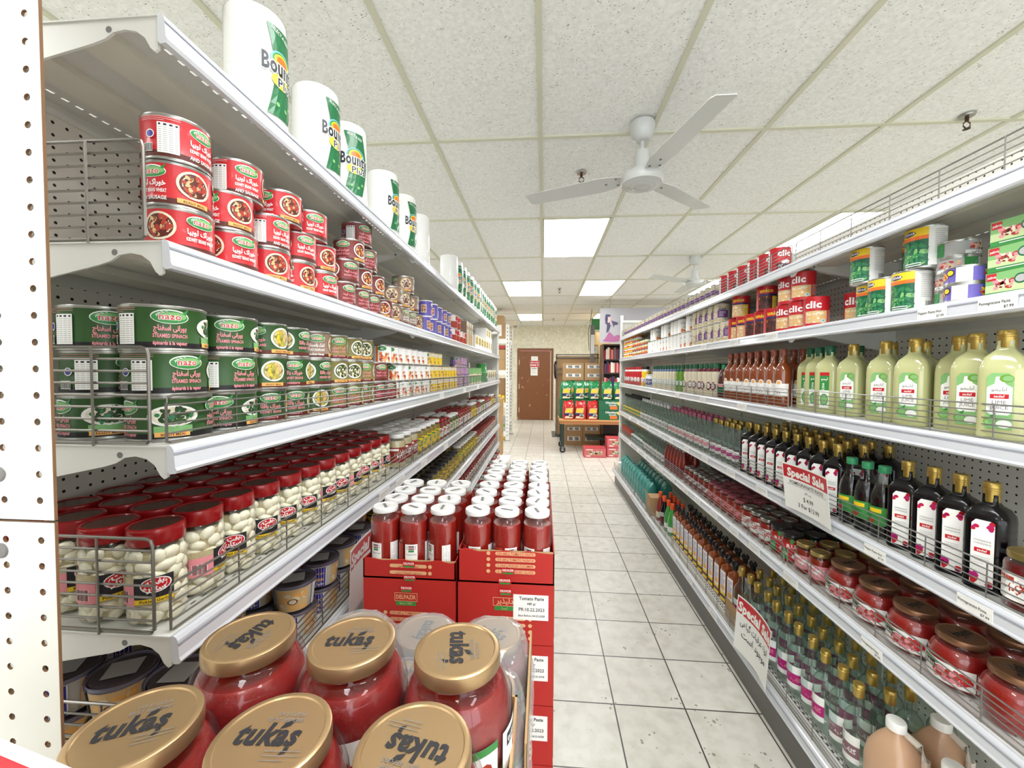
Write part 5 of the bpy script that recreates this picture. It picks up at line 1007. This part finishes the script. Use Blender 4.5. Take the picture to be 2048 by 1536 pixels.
# ================================================================ tomato paste cases on the floor
BX0, BX1 = -.213, .03
def case(x0, x1, y0, y1, z0, z1, label, art=None, green=False, open_=False, sticker=False):
    if open_:
        m = tray_mb(x0, x1, y0, y1, z0, z0 + .004, 'case red', .003); R = random.Random(int(x0 * 1000)); zf = z1
        for (a0, a1, b0, b1) in ((x0, x1, y0, y0 + .003), (x0, x1, y1 - .003, y1)):
            n = 14; top_ = [zf + (.002 * sin(i * 1.3) + R.uniform(-.0015, .0015)) for i in range(n + 1)]; P = [(a0 + (a1 - a0) * i / n, top_[i]) for i in range(n + 1)]
            m.prism([(a0, z0), (a1, z0)] + P[::-1], b0, b1, 'case red')
        for (a0, a1) in ((x0, x0 + .003), (x1 - .003, x1)):
            n = 14; P = [(y0 + (y1 - y0) * i / n, zf + R.uniform(-.002, .002)) for i in range(n + 1)]; m.prism([(y0, z0), (y1, z0)] + P[::-1], a0, a1, 'case red', 'x')
        o = m.obj('tomato_case'); m = MB(); m.box(x0, x1, y0 + .0002, y0 + .0032, z1 - .0025, z1 + .001, 'kraft'); m.obj('cut_edge', o)
    else:
        m = MB(); m.box(x0, x1, y0, y1, z0 + .001, z1 - .001, 'case red'); o = m.obj('tomato_case'); m = MB(); m.box(x0 + .002, x1 - .002, y0 + .003, y1 - .003, z1 - .001, z1 - .0002, 'kraft'); m.obj('flap', o)
    tag(o, label, 'case of jars', 'red tomato paste cases')
    if green: m = MB(); m.box(x1, x1 + .0008, y0 + .002, y1 - .002, z0 + .02, z1 - .004, 'leaf green'); m.obj('green_panel', o)
    if art:
        d = Decal(lambda u, v, h: ((x0 + x1) / 2 + u, y0 - h, z0 + v), .0006); art(d); d.obj('printing', o)
    if sticker:
        cx, cz = x1 - .058, z0 + .098; m = MB(); m.box(cx - .044, cx + .044, y0 - .0016, y0 - .0008, cz - .033, cz + .031, 'paper'); s_ = m.obj('date_sticker', o)
        d = Decal(lambda u, v, h: (cx + u, y0 - .0016 - h, cz + v), .0004); d.text('Tomato Paste', 2, 18, 8.5, 'ink', .02, maxw=62); d.text('680 gr', 2, 6, 6, 'ink', .01); d.text('PR:10.22.2023', 2, -10, 8.5, 'ink', .01, maxw=64); d.text('Best Before 04.22.2028', 2, -24, 5, 'ink', .01, maxw=66); d.obj('printing', s_)
    return o
M('case red', (184, 36, 30), .6, noise=.06, nscale=8); M('case tan', (226, 176, 130), .7)
def pill(d, u, v, w_, t, dot):
    d.rect(u - w_ / 2, v - 4.6, u + w_ / 2, v + 4.6, 'case tan', 40); d.ell(u - w_ / 2, v, 4.6, 4.6, 'case tan', 12); d.ell(u + w_ / 2, v, 4.6, 4.6, 'case tan', 12); d.ell(dot, v, 5, 5, 'case tan', 14); d.text(t, u, v - 3, 6.2, 'sale red', .01, maxw=w_)
EN = ('12X 680 g TOMATO PASTE', '12X 600 g TOMATO PASSATA', '12 X660 g PICKLED CUCUMBER', '12 X660 g PICKLED OLIVES'); PE = (fa('محتوی خیارشور'), fa('محتوی شیشه زیتون'))
def seal(d, u, v): d.rect(u - 16, v - 6, u + 16, v + 8, 'sale red', 40); d.text('DELPAZIR', u, v, 5.6, 'paper', .02, maxw=28); d.rect(u - 13, v - 7, u + 13, v - 2.6, 'leaf green', 40)
def logo(d, u, v, per):
    d.rect(u - 30, v - 11, u + 30, v + 11, 'case tan', 70); d.rect(u - 28.8, v - 9.8, u + 28.8, v + 9.8, 'case red', 70); d.text(fa('دلپذیر') if per else 'DELPAZIR', u, v - (4 if per else 5), 13 if per else 11, 'case tan', .02, maxw=52); d.rect(u - 26, v - 22, u + 26, v - 11.4, 'leaf green', 60); d.text('Since 1987' if not per else fa('کیمیا'), u, v - 19, 5.5, 'case tan', maxw=40)
def art_tr(d):
    for i, t in enumerate(EN): pill(d, 24, 76 - 15 * i, 92, t, -44)
    seal(d, 6, 32); seal(d, -2, 6)
def art_tl(d):
    for i, t in enumerate(PE): pill(d, -2, 34 - 17 * i, 88, t, 55)
    seal(d, 0, 38); seal(d, 2, 3)
def art_bl(d): logo(d, -8, 108, False); [pill(d, 0, 66 - 16 * i, 92, t, -62) for i, t in enumerate(EN)]; seal(d, -6, 130)
def art_br(d): logo(d, -2, 108, True); [pill(d, 0, 66 - 16 * i, 92, PE[i % 2], 62) for i in range(4)]; seal(d, 0, 134)
BH = .155
LV = ('on the floor', 'second up from the floor', 'third up from the floor', 'fourth up', 'fifth up', 'closed case under the open one')
for name, x0, x1, ys, zt, arts in (('left', -.461, -.219, ((1.005, 1.325),), .978, (art_bl, art_tl)), ('right', -.2125, .0305, ((1.005, 1.325), (1.331, 1.651)), 1.012, (art_br, art_tr))):
    for q, (y0, y1) in enumerate(ys):
        nm = f'{name} {"rear " if q else "front " if name == "right" else ""}stack'
        for k in range(6): case(x0, x1, y0, y1, BH * k, BH * (k + 1), f'closed red tomato paste case, {nm}, {LV[k]}', arts[0] if not q else None, green=(name == 'right'), sticker=(name == 'right' and not q and k > 2))
        case(x0, x1, y0, y1, BH * 6, zt, f'open-topped red case holding tomato paste jars, {nm}', arts[1] if not q else None, open_=True)
        for i in range(3):
            for j in range(4):
                K['tomato'].place((x0 + x1) / 2 + (i - 1) * .0775 + jit(.001), y0 + .043 + .0785 * j + jit(.001), BH * 6 + .0035, [-1.9, -1.45, -2.4][i] + (0 if j == 0 else jit(1.2)) + (.25 if name == 'right' else 0), f'white-lidded tomato paste jar, {nm}, {("left", "middle", "right")[i]} column, {ORD[j]} row from front', 'jar', 'white-lidded tomato paste jars')
# ================================================================ big pepper paste jars in the foreground
R1 = [(-.353, .321), (-.229, .321), (-.105, .321), (-.342, .445), (-.218, .446), (-.094, .443)]
LBL = ('front row, left', 'front row, middle', 'front row, right', 'second row, left', 'second row, middle', 'second row, right')
SP = (-.95, -1.35, .3 - 2.9 + pi + .4, 0, 0, 0)
ROT = (RAD(-62 + 90), RAD(0), RAD(172), RAD(-88), RAD(12), RAD(-72))
ROT = (RAD(25), RAD(3), RAD(170), RAD(-100), RAD(8), RAD(-78))
for i, (x, y) in enumerate(R1): K['tukas'].place(x, y, 1.0235, ROT[i], f'big gold-lidded pepper paste jar in foreground, {LBL[i]}', 'jar', 'big gold-lidded pepper paste jars')
R2 = [(-.325, .68), (-.203, .68), (-.083, .684), (-.325, .56), (-.203, .56), (-.083, .562)]
for i, (x, y) in enumerate(R2): K['tukas'].place(x, y, .8835, (RAD(20), RAD(-95), RAD(-30))[i % 3], f'big gold-lidded pepper paste jar under cloudy wrap, {("far", "near")[i // 3]} row, {("left", "middle", "right")[i % 3]}', 'jar', 'wrapped pepper paste jars in the lower pack')
def pack(x0, x1, y0, y1, z, zt, label, low=.05):
    o = tray_mb(x0, x1, y0, y1, z, z + low, 'kraft', .003).obj('cardboard_tray'); tag(o, label, 'cardboard tray', 'kraft trays of pepper paste jars'); return o
pack(-.417, -.03, .258, .508, 1.02, 0, 'kraft tray under the six foreground pepper paste jars', .03); pack(-.39, -.018, .5, .748, .88, 0, 'kraft tray under the wrapped pepper paste jars')
m = MB(); m.box(-.021, -.018, .51, .74, .883, .985, 'kraft'); m.box(-.0185, -.0175, .51, .74, .883, .983, 'kraft dark'); tag(m.obj('corrugated_flap'), 'upright corrugated cardboard flap right of the wrapped jars', 'cardboard flap')
for k in range(6):
    z1 = .879 - .146 * k; m = MB(); m.box(-.385, -.025, .5, .745, max(0, z1 - .145), z1, 'kraft'); o = m.obj('shipping_carton'); m = MB(); m.box(-.38, -.03, .498, .5, z1 - .09, z1 - .05, 'paper'); m.obj('label', o); tag(o, f'brown shipping carton under the wrapped pepper paste jars, {ORD[k]} from top', 'carton', 'shipping cartons under the jars')
for k in range(7):
    z1 = 1.019 - .146 * k; m = MB(); m.box(-.415, -.035, .26, .496, max(0, z1 - .145), z1, 'kraft'); o = m.obj('shipping_carton'); m = MB(); m.box(-.41, -.04, .258, .26, z1 - .09, z1 - .05, 'paper'); m.obj('label', o); tag(o, f'brown shipping carton under the foreground pepper paste jars, {ORD[k]} from top', 'carton', 'shipping cartons under the jars')
# crinkled film pulled over the lower pack and gathered between the front jars
def film(cen, zl, zb, x0, x1, y0, y1, name, label, rl=.052, step=.0085, drop=.07):
    nx, ny = int((x1 - x0) / step), int((y1 - y0) / step); R = random.Random(8); vs = []; fs = []
    for j in range(ny + 1):
        for i in range(nx + 1):
            x, y = x0 + (x1 - x0) * i / nx, y0 + (y1 - y0) * j / ny; dd = min(math.hypot(x - a, y - b) for a, b in cen); t_ = max(0, dd - rl)
            h = zl - min(drop, t_ * 1.1 + 9 * t_ * t_); e = min(x - x0, x1 - x, y - y0, y1 - y); 
            if e < .02: h -= (.02 - e) * 2.6
            vs.append((x + R.uniform(-.0012, .0012), y + R.uniform(-.0012, .0012), h + R.uniform(-.0016, .0016) * (t_ > .004) + .0012 * sin(x * 190) * cos(y * 150) * (t_ > .004)))
    for j in range(ny):
        for i in range(nx): a = j * (nx + 1) + i; fs.append((a, a + 1, a + nx + 2, a + nx + 1))
    m = MB(); m.add(vs, fs, glassy('cloudy shrink film', (236, 234, 236), .09, ior=1.6, haze=.2), True); return tag(m.obj(name), label, 'plastic film')
film(R2, .8835 + .1315, 0, -.395, -.012, .5, .755, 'shrink_film', 'cloudy crinkled shrink film over the lower pack of pepper paste jars')
def film2():
    """film hugging the shoulders of the front six jars, open over the lids"""
    m = MB(); R = random.Random(3)
    for n_, (x, y) in enumerate(R1):
        nu, prof = 40, [(.051, .109), (.058, .097), (.0632, .08), (.0646, .06), (.064, .036)]; o_ = len(m.v); vs = []
        for r, z in prof:
            for i in range(nu): a = 2 * pi * i / nu; rr = min(r + R.uniform(-.0008, .0006), .0618 if r > .06 else r); vs.append((x + rr * cos(a), y + rr * sin(a), 1.0235 + z + R.uniform(-.0018, .0018)))
        yield n_, vs, [(a * nu + i, a * nu + (i + 1) % nu, (a + 1) * nu + (i + 1) % nu, (a + 1) * nu + i) for a in range(len(prof) - 1) for i in range(nu)]
for n_, vs, fs in film2(): m = MB(); m.add(vs, fs, glassy('front shrink film', (250, 246, 247), .08, ior=1.35, haze=.015), True); tag(m.obj('shrink_film'), f'clear crinkled film around the shoulder of the foreground jar, {LBL[n_]}', 'plastic film', 'film around the foreground jars')
# corner of a sale card in the very foreground
M('sale red bright', (232, 30, 44), .45)
m = MB()
m.box(-.2, .05, -.0006, .0006, -.25, 0, 'white'); o = m.obj('sale_card'); o.location = (-.283, .195, 1.2572); o.rotation_euler = (0, RAD(17.5), 0); tag(o, 'white-edged red sale card cut off by the bottom left picture corner', 'price card')
m = MB(); m.box(-.2, .05 - .008, -.0012, -.0006, -.242, -.0078, 'sale red bright'); m.obj('red_panel', o)
# ================================================================ the back of the shop
def slab(name, x0, x1, y0, y1, z0, z1, mat, label, cat, group=None, art=None, parts=()):
    m = MB(); m.box(x0, x1, y0, y1, z0, z1, mat); o = m.obj(name); tag(o, label, cat, group)
    for nm, b_, mt in parts: m = MB(); m.box(*b_, mt); m.obj(nm, o)
    if art: d = Decal(lambda u, v, h: ((x0 + x1) / 2 + u, y0 - h, z0 + v), .0012); art(d, (x1 - x0) * 1000, (z1 - z0) * 1000); d.obj('printing', o)
    return o
# pallet-style rack, left
o = empty('storage_rack', 'tall white perforated-post storage rack beyond the left shelving', 'rack', (-1.3, 8.44, 0)); L = Vector((-1.3, 8.44, 0))
def rp(name, f, par=None):
    m = MB(); f(m); q = m.obj(name, par or o)
    if par is None: q.location = -L
    return q
for x in (-.75, -2.3):
    for y in (8.44, 9.4):
        def f(m, x=x, y=y):
            m.box(x - .035, x + .035, y, y + .05, 0, 2.43, 'white'); m.box(x - .05, x + .05, y - .02, y + .07, 0, .01, 'grey ink')
            for k in range(30): m.box(x - .008, x + .008, y - .002, y, .1 + k * .077, .135 + k * .077, 'grey ink')
        rp('post', f)
    def g(m, x=x):
        for k in range(5): m.tube([(x, 8.5, .25 + k * .45), (x, 9.4, .25 + (k + (1 if k % 2 else 0)) * .45 + .1)], .012, 'white', 5)
    rp('brace', g)
for z in (.2, .8, 1.48, 2.13):
    rp('beam', lambda m, z=z: m.box(-2.27, -.785, 8.43, 8.48, z - .1, z, 'white')); rp('deck', lambda m, z=z: m.box(-2.27, -.785, 8.48, 9.42, z - .03, z - .005, 'white'))
slab('cardboard_box', -1.25, -.84, 8.5, 9.0, 2.131, 2.62, 'kraft', 'large brown box on the top level of the white rack', 'cardboard box', None, lambda d, W, H: d.rect(-W * .25, H * .12, W * .4, H * .6, 'paper'), ())
slab('cardboard_box', -1.75, -1.3, 8.5, 9.0, 2.131, 2.5, 'paper', 'white box beside the brown box on the rack top', 'cardboard box')
slab('red_carton', -1.5, -.8, 8.49, 8.9, 1.92, 2.0, 'beans red', 'flat red carton lying under the top rack beam', 'carton'); bpy.data.objects['red_carton'].location = (0, 0, 0)
slab('cardboard_box', -1.5, -.8, 8.49, 9.0, 1.481, 1.91, 'kraft', 'wide brown box on the second highest rack level', 'cardboard box', None, None, (('tape', (-1.5, -.8, 8.487, 8.49, 1.7, 1.705), 'kraft dark'),))
slab('cardboard_box', -1.45, -.8, 8.5, 9.0, .801, 1.3, 'kraft dark', 'dark brown box on the middle rack level', 'cardboard box')
for i in range(3): slab('yellow_pack', -1.02 + .075 * i, -.96 + .075 * i, 8.44, 8.49, .8015, .95 + .02 * (i % 2), 'yellow', f'yellow snack pack on the middle rack level, {ORD[i]} from left', 'snack pack', 'yellow packs on the rack', lambda d, W, H: d.rect(-W * .3, H * .3, W * .3, H * .7, 'navy'))
for i in range(4): slab('clear_bin', -1.3 + .13 * i, -1.18 + .13 * i, 8.5, 8.62, .2012, .5, 'label grey', f'grey bottle pack on the lowest rack level, {ORD[i]} from left', 'pack', 'grey packs on the rack', lambda d, W, H: d.rect(-W * .4, H * .3, W * .4, H * .5, 'lime skin'))
slab('yellow_crate', -1.3, -.82, 8.5, 8.8, .0, .09, 'yellow', 'low yellow crate on the floor under the rack', 'crate')
for k in range(6): slab('cardboard_box', -.83, -.708, 6.9, 7.2, .0 + .165 * k, .163 + .165 * k, 'kraft', f'narrow brown box in the column past the left shelving, {ORD[k]} from floor', 'cardboard box', 'column of narrow brown boxes', None, (('tape', (-.708, -.7075, 6.9, 7.2, .08 + .165 * k, .09 + .165 * k), 'kraft dark'),))
slab('display_stand', -.7, -.5, 5.56, 6.3, 0, .15, 'white', 'low white display base past the left shelving end', 'display stand', None, None, (('kick_plate', (-.69, -.495, 5.57, 6.29, 0, .035), 'kick plate'),))
def art_strip(d, W, H):
    d.rect(-W * .36, H * .38, W * .36, H * .76, 'paper')
    for u in (-W * .17, W * .17): d.rect(u - W * .1, H * .43, u + W * .1, H * .71, 'grey ink'); d.rect(u - W * .08, H * .5, u - W * .02, H * .53, 'paper'); d.rect(u - W * .03, H * .6, u + W * .07, H * .62, 'paper')
for i in range(2):
    for k in range(2): slab('cardboard_box', .408 + .436 * i, .83 + .436 * i, 8.5, 8.9, 1.28 + .178 * k, 1.456 + .178 * k, 'kraft', f'brown box with printed strip behind the rice table, {("lower", "upper")[k]} {("left", "right")[i]}', 'cardboard box', 'brown boxes behind the rice table', art_strip)
for k in range(7): slab('cardboard_box', .408, 1.25, 8.52, 8.95, .0 + .182 * k, .181 + .182 * k, 'kraft', f'wide brown box under the printed boxes behind the table, {ORD[k]} from floor', 'cardboard box', 'wide brown boxes behind the table', None, (('tape', (.82, .84, 8.518, 8.52, .182 * k + .01, .182 * k + .17), 'kraft dark'),))
# wheeled cage of flattened cardboard
o = empty('metal_cage', 'grey metal cage trolley filled with cardboard beside the door', 'trolley', (.3, 9.2, 0)); L = Vector((.3, 9.2, 0))
def bars_(m):
    for x in (.285, 1.19): m.box(x - .015, x + .015, 9.1, 9.13, .02, 1.84, 'grey ink')
    for z in (1.83, 1.76, .05): m.box(.27, 1.22, 9.1, 9.125, z - .012, z + .012, 'grey ink')
    for z in (1.52, 1.4): m.box(.27, .42, 9.09, 9.1, z - .01, z + .01, 'grey ink')
rp('frame', bars_); rp('wall_panel', lambda m: m.box(.3, 1.17, 9.14, 9.8, .03, 1.8, 'kraft')); rp('base', lambda m: m.box(.2, 1.22, 9.05, 9.85, 0, .02, 'kick plate'))
m = MB(); m.tube([(.265, 9.07, 1.68), (.245, 9.06, 1.6), (.25, 9.06, 1.38), (.265, 9.07, 1.3)], .022, 'black', 6); tag(m.obj('hanging_strap'), 'black strap hanging from the cage trolley beside the door', 'strap')
m = MB(); m.box(.295, .325, 9.9, 9.93, 0, 1.9, 'cream'); tag(m.obj('wall_post'), 'slim cream post between the door and the cage trolley', 'post')
# table with bags of rice
o = empty('wheeled_table', 'wooden-topped green metal table on casters holding rice bags', 'table', (.9, 7.5, 0)); L = Vector((.9, 7.5, 0))
rp('table_top', lambda m: (m.box(.285, 1.62, 7.28, 8.0, .575, .6, M('table wood', (214, 160, 104), .5, noise=.1, nscale=9)), m.box(.3, 1.6, 7.3, 7.98, .52, .575, M('table edge', (190, 134, 84), .6))))
M('dark green metal', (30, 48, 40), .45)
for x in (.35, 1.55):
    for y in (7.33, 7.9):
        l = rp('leg', lambda m, x=x, y=y: m.box(x - .03, x + .03, y - .03, y + .03, .12, .52, 'dark green metal'))
        m = MB(); n = 16
        m.add([(x + .055 * cos(2 * pi * k / n), y + dx, .057 + .055 * sin(2 * pi * k / n)) for dx in (-.014, .014) for k in range(n)], [tuple(range(n))[::-1], tuple(range(n, 2 * n))] + [(k, (k + 1) % n, (k + 1) % n + n, k + n) for k in range(n)], 'black'); m.add([(x + .024 * cos(2 * pi * k / n), y - .0155, .057 + .024 * sin(2 * pi * k / n)) for k in range(n)], [tuple(range(n))], 'silver'); m.box(x - .02, x + .02, y - .02, y - .016, .05, .13, 'grey ink'); m.obj('caster', l)
rp('shelf', lambda m: m.box(.8, 1.6, 7.45, 7.9, .22, .26, 'dark green metal'))
def rice_bag(film_, lo, name):
    def b():
        W_, H_, D_ = .2, .31, .12; R = random.Random(6); nu, nv = 22, 12; vs = []; fs = []
        for j in range(nv + 1):
            v = j / nv; sx = (1 - .16 * max(0, (v - .8) / .2) ** 1.5) * (1 if v > .03 else .94); sy = (1 - .8 * max(0, (v - .6) / .4) ** 1.6) * (1 if v > .03 else .9)
            for i in range(nu):
                a = 2 * pi * i / nu; n_ = (abs(cos(a)) ** 4 + abs(sin(a)) ** 4) ** -.25; vs.append((W_ / 2 * n_ * cos(a) * sx * (1 + R.uniform(-.02, .02)), D_ / 2 * n_ * sin(a) * sy * (1 + R.uniform(-.04, .04)), v * H_ + (R.uniform(-.014, .016) if v > .8 else 0)))
        for j in range(nv):
            for i in range(nu): a = j * nu; fs.append((a + i, a + (i + 1) % nu, a + nu + (i + 1) % nu, a + nu + i))
        fs += [tuple(range(nu))[::-1], tuple(nv * nu + i for i in range(nu))]
        m = MB(); m.add(vs, fs, film_, True); o = m.obj(name); d = Decal(flaty(-D_ / 2 * 1.03), .002)
        d.poly([(-74, 110), (64, 118), (74, 210), (-60, 200)], 'chickpea'); d.poly([(-74, 150), (0, 190), (66, 140), (0, 120)], 'yellow'); d.rect(-86, 74, 20, 112, 'navy', 80); d.poly([(-80, 20), (60, 20), (80, 60), (-60, 56)], lo); d.ell(36, 74, 42, 34, 'label grey'); d.ell(36, 52, 38, 12, 'beans dark'); d.ell(36, 82, 18, 12, 'bottle green'); d.obj('bag_print', o)
        m = MB(); m.add([(-W_ * .4, -.006, H_ * .95), (W_ * .4, -.006, H_ * .95), (W_ * .4, .006, H_ * .95), (-W_ * .4, .006, H_ * .95), (-W_ * .46, -.006, H_ + .03), (-.02, .012, H_ + .012), (W_ * .2, -.01, H_ + .042), (W_ * .45, .006, H_ + .016)], [(0, 1, 7, 6, 5, 4), (3, 4, 5, 6, 7, 2)], film_); m.obj('crimped_top', o); return o
    return Kind(b)
GB = rice_bag(M('green film', (14, 122, 66), .22, coat=.6, noise=.25, nscale=12), 'cream', 'rice_bag'); RBG = rice_bag(M('red film', (190, 34, 30), .22, coat=.6, noise=.2, nscale=12), 'cream', 'rice_bag')
for i, (x, rz) in enumerate(((.45, .15), (.67, -.3), (.88, .1))): RBG.place(x, 7.4, .601, rz, f'red rice bag on the wheeled table, {("left", "middle", "right")[i]} one', 'rice bag', 'red rice bags on the table')
for k in range(2):
    slab('rice_case', .985, 1.5, 7.32, 7.72, .601 + .1715 * k, .771 + .1715 * k, 'bottle green', f'green rice case on the wheeled table, {("lower", "upper")[k]} right', 'case', 'green rice cases', lambda d, W, H: (d.text('Himalayan', -W * .04, H * .7, 40, 'paper', .02, maxw=W * .46), d.text('Queen', -W * .03, H * .46, 34, 'paper', .01), d.rect(-W * .12, H * .1, W * .12, H * .42, 'orange'), d.ell(W * .2, H * .72, W * .08, H * .2, 'yellow')))
    slab('rice_case', .3, .96, 7.52, 7.9, .601 + .1715 * k, .771 + .1715 * k, 'bottle green', f'green rice case behind the red rice bags, {("lower", "upper")[k]} left', 'case', 'green rice cases')
for i, (x, rz, y) in enumerate(((.41, .2, 7.6), (.52, -.1, 7.76), (.66, .1, 7.6), (.82, .05, 7.77), (.93, .1, 7.6), (1.15, .1, 7.52), (1.37, -.05, 7.53))): GB.place(x, y, .9455, rz, f'green rice bag on top of the green cases, {ORD[i]} from left', 'rice bag', 'green rice bags on the cases')
for i in range(2):
    slab('cardboard_box', .43 + .355 * i, .78 + .34 * i, 8.1, 8.45, .0, .23, 'kraft', f'brown box on the floor beneath the wheeled table, {("left", "right")[i]}', 'cardboard box', 'brown boxes under the table', art_strip)
    slab('cardboard_box', .43 + .355 * i, .78 + .34 * i, 8.1, 8.45, .2305, .4, 'kraft', f'brown box stacked beneath the wheeled table, {("left", "right")[i]}', 'cardboard box', 'brown boxes under the table', art_strip)
def art_rb(d, W, H): d.rect(-W * .48, H * .08, W * .48, H * .92, 'rose print', 500); d.rect(-W * .3, H * .28, W * .36, H * .68, 'kraft'); d.photo(W * .03, H * .48, W * .3, H * .18, ('beans dark', 'cream', 'paper'), 12, 14, 3, rect=True); d.rect(-W * .4, H * .12, -W * .2, H * .22, 'paper'); d.rect(-W * .4, H * .78, -W * .1, H * .86, 'paper')
M('rose print', (212, 104, 110), .5); M('rose box', (196, 74, 80), .5)
slab('red_carton', .695, 1.065, 6.95, 7.2, .0, .165, 'rose box', 'flat red printed carton on the floor in front of the table', 'carton', None, art_rb)
for k in range(2): slab('red_carton', 1.09, 1.45, 7.02, 7.26, .166 * k, .165 + .166 * k, 'rose box', f'red printed carton on the floor beside the right shelving, {("lower", "upper")[k]} of two', 'carton', 'stacked red cartons', art_rb)
# dark bookcase
o = empty('bookcase', 'dark brown bookcase full of books behind the rice table', 'bookcase', (1.6, 8.3, 0)); L = Vector((1.6, 8.3, 0)); DB = M('dark walnut', (62, 36, 30), .5)
rp('side_panel', lambda m: m.box(1.13, 1.16, 8.0, 8.35, 0, 1.99, M('walnut side', (108, 78, 58), .5))); rp('side_panel', lambda m: m.box(2.1, 2.13, 8.0, 8.35, 0, 1.99, DB)); rp('back_panel', lambda m: m.box(1.16, 2.1, 8.34, 8.35, 0, 1.99, DB)); rp('top_panel', lambda m: m.box(1.16, 2.1, 8.0, 8.34, 1.96, 1.99, DB))
for z in (1.7, 1.44, 1.14, .8): rp('shelf', lambda m, z=z: m.box(1.16, 2.1, 8.0, 8.34, z - .025, z, DB))
BC = ('sale red', 'maroon', 'pink', 'paper', 'navy', 'beans red', 'cream', 'maroon', 'grey ink', 'beans red')
for q, (z, hh) in enumerate(((1.7, .2), (1.44, .19), (1.14, .2))):
    x = 1.175; i = 0
    while x < 1.56:
        t_ = random.uniform(.02, .04); h = hh + jit(.03); m = MB(); m.box(0, t_, 0, .16, 0, h, BC[(i * 3 + q) % 10]); bk = m.obj('book'); m = MB(); m.box(.001, t_ - .001, .004, .158, h, h + .0008, 'paper'); m.obj('pages', bk)
        bk.location = (x, 8.03, z + .0005); bk.rotation_euler.y = RAD(0); tag(bk, f'book on the {("top", "second", "third")[q]} bookcase shelf, {ORD[i]} from left', 'book', f'books on the {("top", "second", "third")[q]} bookcase shelf'); x += t_ + .004; i += 1
# hanging picture of a dancer (plain generic figure)
m = MB(); m.box(1.02, 3.0, 7.6, 7.615, 1.985, 2.62, M('picture grey', (152, 150, 154), .6)); o = m.obj('hanging_picture'); tag(o, 'large grey hanging picture of a dancer in a mauve dress', 'picture')
m = MB(); m.tube([(1.2, 7.607, 2.62), (1.2, 7.607, CEIL)], .004, 'grey ink', 5); m.obj('hanger', o); m = MB(); m.tube([(2.6, 7.607, 2.62), (2.6, 7.607, CEIL)], .004, 'grey ink', 5); m.obj('hanger', o)
d = Decal(lambda u, v, h: (1.02 + u, 7.6 - h, 1.985 + v), .0012); M('dress mauve', (148, 84, 124), .7); M('dancer navy', (60, 58, 84), .7); M('skin tint', (206, 158, 156), .7)
fan_ = [(210 + 178 * sin(t_), 20 + 12 * (i % 2) + 10 * abs(t_)) for i, t_ in enumerate([-.9 + 1.8 * k / 14 for k in range(15)])]
d.put([(175, 210)] + fan_, [(0, i + 1, i + 2) for i in range(14)], 'dress mauve'); [d.ell(210 + 150 * sin(-.95 + 1.9 * k / 8), 34 + 14 * abs(-.95 + 1.9 * k / 8), 22, 20, 'dress mauve', 12) for k in range(9)]; d.ell(330, 90, 74, 56, 'dress mauve'); [d.ell(290 + 32 * k, 46 + 4 * k, 20, 18, 'dress mauve', 12) for k in range(4)]; d.poly([(120, 180), (165, 215), (205, 330), (160, 420), (110, 410), (96, 360), (130, 330)], 'dancer navy'); d.ell(158, 430, 36, 62, 'skin tint'); d.ell(120, 440, 26, 88, 'dancer navy'); d.ell(152, 498, 44, 24, 'dancer navy'); d.poly([(205, 410), (330, 370), (320, 330), (270, 330), (250, 280), (235, 340)], 'dancer navy'); d.poly([(186, 330), (204, 330), (186, 400)], 'skin tint'); d.obj('painted_dancer', o)
slab('white_card', 1.385, 1.44, 7.56, 7.562, 2.16, 2.48, 'paper', 'tall white card hanging in front of the dancer picture', 'card')
# green sign board, shelf boxes and pipe by the back wall
slab('green_board', 1.02, 1.4, 8.9, 8.93, 2.36, 2.6, 'leaf green', 'green board high on the back partition', 'board'); slab('tan_cabinet', 1.24, 1.6, 9.9, 10.2, 0, 2.4, 'chickpea', 'tan cupboard behind the bookcase', 'cabinet', None, None, (('door', (1.26, 1.42, 9.895, 9.9, 1.42, 2.38), 'tan'),))
slab('white_notice_strip', 1.0, 1.075, 8.8, 8.803, 1.84, 2.24, 'paper', 'long white list hanging above the cage trolley', 'notice', None, lambda d, W, H: d.lines(0, H * .9, W * .5, 10, 38, 'grey ink', 3)); slab('pedestal', .99, 1.08, 8.81, 8.84, 0, 2.45, 'grey ink', 'dark vertical pole behind the long white list', 'pole')
slab('picture_frame', 1.03, 1.21, 9.2, 9.22, 1.8405, 2.06, 'chickpea', 'tan framed picture beside the bookcase', 'framed picture', None, lambda d, W, H: (d.rect(-W * .35, H * .12, W * .4, H * .8, 'paper'), d.ell(W * .05, H * .5, W * .12, H * .16, 'grey ink'), d.ell(W * .05, H * .5, W * .08, H * .11, 'paper')))
m = MB(); m.tube([(.97, 8.86, 1.9), (.95, 8.86, 2.3), (.99, 8.86, 2.52), (1.02, 8.86, CEIL)], .006, 'black', 6); tag(m.obj('power_cable'), 'black cable running up from the pole to the ceiling', 'cable')
m = MB(); m.box(-.74, -.62, 8.9, 9.0, 2.45, 2.56, 'cream'); o = m.obj('emergency_light'); tag(o, 'cream emergency light near the rack top', 'emergency light')
m = MB(); m.lathe([(0, 2.4), (.03, 2.42), (.045, 2.45), (0, 2.45)], 'silver', 14, cx=-.63, cy=8.92); m.obj('lamp_head', o)
